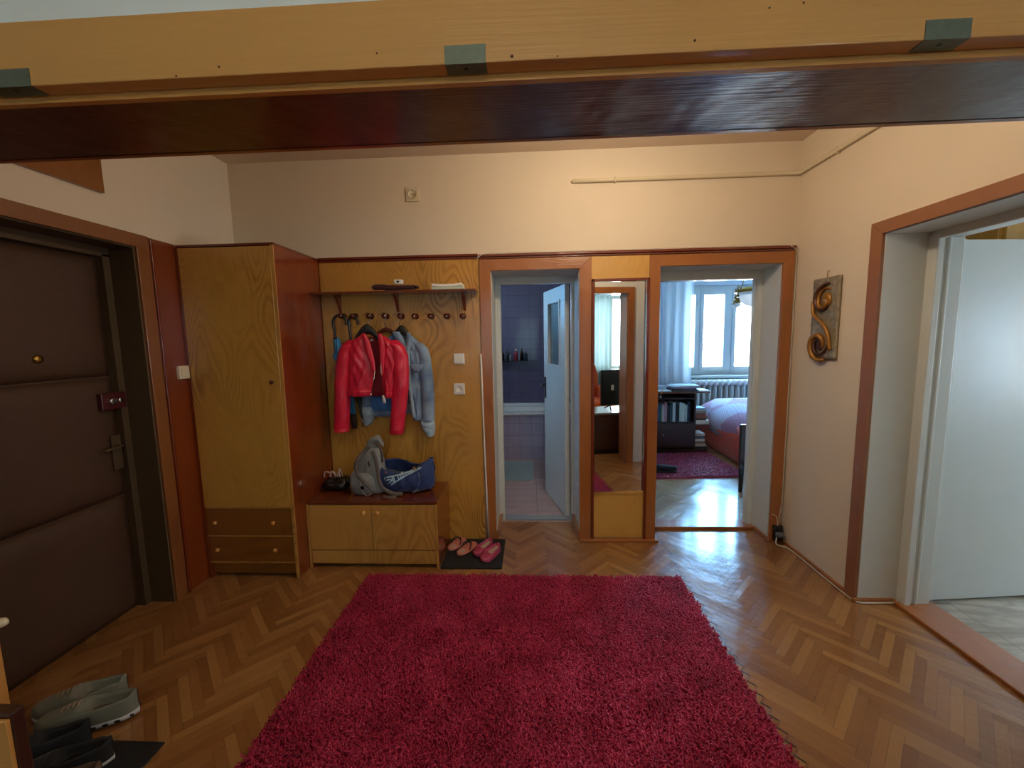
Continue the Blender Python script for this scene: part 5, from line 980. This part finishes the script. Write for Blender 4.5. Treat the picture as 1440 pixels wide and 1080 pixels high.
# dark cabinet edge beside the doorway
t = thing('wooden_chair', 'dark wooden chair edge showing beside the bedroom door frame', 'chair', (2.2, 3.95, 0))
bx(1.972, 3.83, .30, 2.40, 3.872, .66).build('backrest', 'darkw', t, .006); bx(2.16, 3.872, .42, 2.42, 4.2, .46).build('seat', 'darkw', t, .006)
for (x, y) in ((1.996, 3.852), (2.37, 3.852)): B().loft([((x, y, 0), (.016, 0, 0), (0, .016, 0), 4), ((x, y, .30), (.022, 0, 0), (0, .019, 0), 4)], 12).build('leg', 'black', t)
for (x, y) in ((2.2, 4.16), (2.38, 4.16)): B().loft([((x, y, 0), (.015, 0, 0), (0, .015, 0), 4), ((x, y, .42), (.018, 0, 0), (0, .018, 0), 4)], 12).build('leg', 'black', t)
t = thing('black_slipper', 'black slipper at the left edge of the bedroom rug', 'slipper', (1.43, 4.38, 0.02)); B().loft([((1.30+.018*k*1.5, 4.42-.006*k, .070), (0, .045*math.sin(PI*(k+.7)/11.4)**.5, 0), (0, 0, .035*(1-.04*k)), 2.4) for k in range(11)], 18).build('upper', 'bknit', t); bx(1.30, 4.33, .022, 1.57, 4.44, .040).build('sole', 'blackm', t, .008)
# chandelier
hc = Vector((2.86, 4.95, 0)); q = at(1058, 404, 4.95); hc.x = q.x + .06
t = thing('chandelier', 'brass chandelier with white glass shade and small bells in the bedroom', 'chandelier', (hc.x, 4.95, q.z-.2))
zc_ = q.z
B().lathe([(.0, .02), (.19, .0), (.235, -.03), (.24, -.055), (.225, -.06), (.215, -.035), (.17, -.01), (0, -.0)], (hc.x, hc.y, zc_), 32).build('brass_crown', 'brass', t)
MT['milk'] = sheer('milk_glass', '#f2f4f4', .15); B().lathe([(.20, -.055), (.205, -.09), (.18, -.15), (.12, -.20), (.03, -.225), (0, -.226)], (hc.x, hc.y, zc_), 28).build('glass_shade', 'milk', t)
for k in range(5):
    a = PI + 2*PI*k/5 + .25; r = .262; x, y = hc.x + r*math.cos(a), hc.y + r*math.sin(a)
    ar = B().tube(smooth([(hc.x+.2*math.cos(a), hc.y+.2*math.sin(a), zc_-.03), (x, y, zc_+.01), (x, y, zc_-.04), (x, y, zc_-.11)], 4), .006, 8).build('arm', 'brass', t)
    B().sphere((x, y, zc_-.10), .018).build('bead', 'brass', ar); B().lathe([(.008, 0), (.018, -.012), (.024, -.04), (.038, -.062), (.030, -.062), (0, -.02)], (x, y, zc_-.12), 16).build('bell', 'brass', ar); B().lathe([(.03, -.060), (.04, -.075), (.03, -.10), (0, -.105)], (x, y, zc_-.12), 16).build('bulb_glass', 'milk', ar)
for k in range(3): a = 2*PI*k/3+.4; B().tube([(hc.x+.17*math.cos(a), hc.y+.17*math.sin(a), zc_), (hc.x+.03*math.cos(a), hc.y+.03*math.sin(a), ZC-.12)], .005, 6).build('chain', 'brass', t)
B().lathe([(0, 0), (.06, 0), (.05, -.05), (.02, -.13), (0, -.13)], (hc.x, hc.y, ZC), 20).build('ceiling_rose', 'brass', t)
# ------------------------------------------------------------------ side room: wardrobe behind the open door
t = thing('pine_cupboard', 'yellow pine cupboard top seen above the open white door', 'cupboard', (3.4, 2.7, 0))
bx(2.62, 2.46, 0, 4.2, 2.895, 2.30).build('body', 'oak', t, .003); bx(2.58, 2.42, 2.30, 4.24, 2.90, 2.34).build('cornice', 'oak', t, .004)
for k in range(3): bx(2.64+.52*k, 2.44, .08, 3.14+.52*k, 2.459, 2.26).build('door', 'oak', t, .003)
# ------------------------------------------------------------------ the room behind the camera (seen in the mirror)
for (x0_, x1_, num) in ((-1.2, .4, 2), (2.1, 3.3, 3)):
    w_ = root_struct('window_%d' % num, ((x0_+x1_)/2, -3.2, .8)); xm_ = (x0_+x1_)/2
    m = B(); m.box(x0_, -3.30, .8, x0_+.06, -3.24, 2.4).box(x1_-.06, -3.30, .8, x1_, -3.24, 2.4).box(x0_, -3.30, 2.34, x1_, -3.24, 2.4).box(x0_, -3.30, .8, x1_, -3.24, .86).box(xm_-.04, -3.30, .86, xm_+.04, -3.24, 2.34); m.build('window_frame', 'lac', w_, .004)
    bx(x0_-.05, -3.25, .76, x1_+.05, -3.08, .80).build('window_sill', 'lac', w_, .005); bx(x0_+.06, -3.272, .86, x1_-.06, -3.268, 2.34).build('pane', glass('clear_pane_b%d' % num), w_)
curtain(1.75, 2.62, -3.02, .1, 2.6, 8, .04, 'sheer_curtain', 'white sheer curtain reflected in the narrow mirror, left of the reflected window')
curtain(-1.3, .5, -3.0, .1, 2.6, 12, .03, 'sheer_curtain', 'sheer curtain added out of view to dim the wide window behind the camera')  # added and unseen, cuts the daylight reaching the hall from this window
curtain(2.82, 3.6, -3.02, .1, 2.6, 6, .04, 'sheer_curtain', 'white sheer curtain at the reflected window, behind the reflected television')
t = thing('tv_cabinet', 'dark brown television cabinet reflected in the narrow mirror', 'cabinet', (1.3, .45, 0))
t_ = bx(1.09, .24, .06, 1.86, .70, .52).build('cabinet_body', 'darkw', t, .004); bx(1.07, .22, .52, 1.88, .72, .545).build('top_board', plain('pale_grey_top', '#8d8f92', .3, coat=.4), t, .003); bx(1.11, .26, 0, 1.84, .68, .06).build('plinth', 'black', t)
bx(1.105, .70, .08, 1.845, .712, .50).build('door', 'darkw', t, .003)
t = thing('television', 'flat black television on the dark cabinet, reflected in the narrow mirror', 'television', (1.585, .46, .547), -.18)

part_local(bx(-.33, -.02, .06, .33, .015, .53), 'housing', 'black', t, .006); part_local(bx(-.315, .015, .08, .315, .018, .515), 'screen', plain('dark_screen', '#15191b', .12, coat=.5), t)
part_local(B().tube([(-.2, .0, .06), (-.23, .09, 0.006)], .008, 6).tube([(-.2, .0, .06), (-.23, -.09, 0.006)], .008, 6), 'foot', 'black', t); part_local(B().tube([(.2, .0, .06), (.23, .09, 0.006)], .008, 6).tube([(.2, .0, .06), (.23, -.09, 0.006)], .008, 6), 'foot', 'black', t)
part_local(bx(-.19, .018, .26, -.15, .0195, .33), 'sticker', 'plastic', t)
MT['orange'] = fabric('orange_upholstery', '#e2671f', rough=.8)
t = thing('orange_armchair', 'orange armchair reflected at the left edge of the narrow mirror', 'armchair', (1.45, -1.0, 0))
B().loft([((1.45, -1.0, .16), (.36, 0, 0), (0, .36, 0), 5), ((1.45, -1.0, .42), (.37, 0, 0), (0, .37, 0), 4), ((1.45, -1.0, .47), (.3, 0, 0), (0, .3, 0), 3)], 32).build('seat', 'orange', t)
B().loft([((1.42, -1.30, .40), (.36, 0, 0), (0, .10, 0), 4), ((1.42, -1.33, .85), (.37, 0, 0), (0, .11, 0), 3.5), ((1.42, -1.37, 1.02), (.34, 0, 0), (0, .10, 0), 3), ((1.30, -1.45, 1.07), (.2, 0, 0), (0, .05, 0), 2.5)], 32).build('backrest', 'orange', t)
for s_ in (-1, 1):
    B().loft([((1.45+s_*.40, -1.35, .5), (.08, 0, 0), (0, 0, .16), 3), ((1.45+s_*.40, -.70, .5), (.08, 0, 0), (0, 0, .14), 3), ((1.45+s_*.40, -.64, .5), (.05, 0, 0), (0, 0, .10), 3)], 20).build('armrest', 'orange', t)
    for y in (-1.3, -.72): B().tube([(1.45+s_*.32, y, .0), (1.45+s_*.32, y, .17)], [.016, .022], 10).build('leg', 'darkw', t)
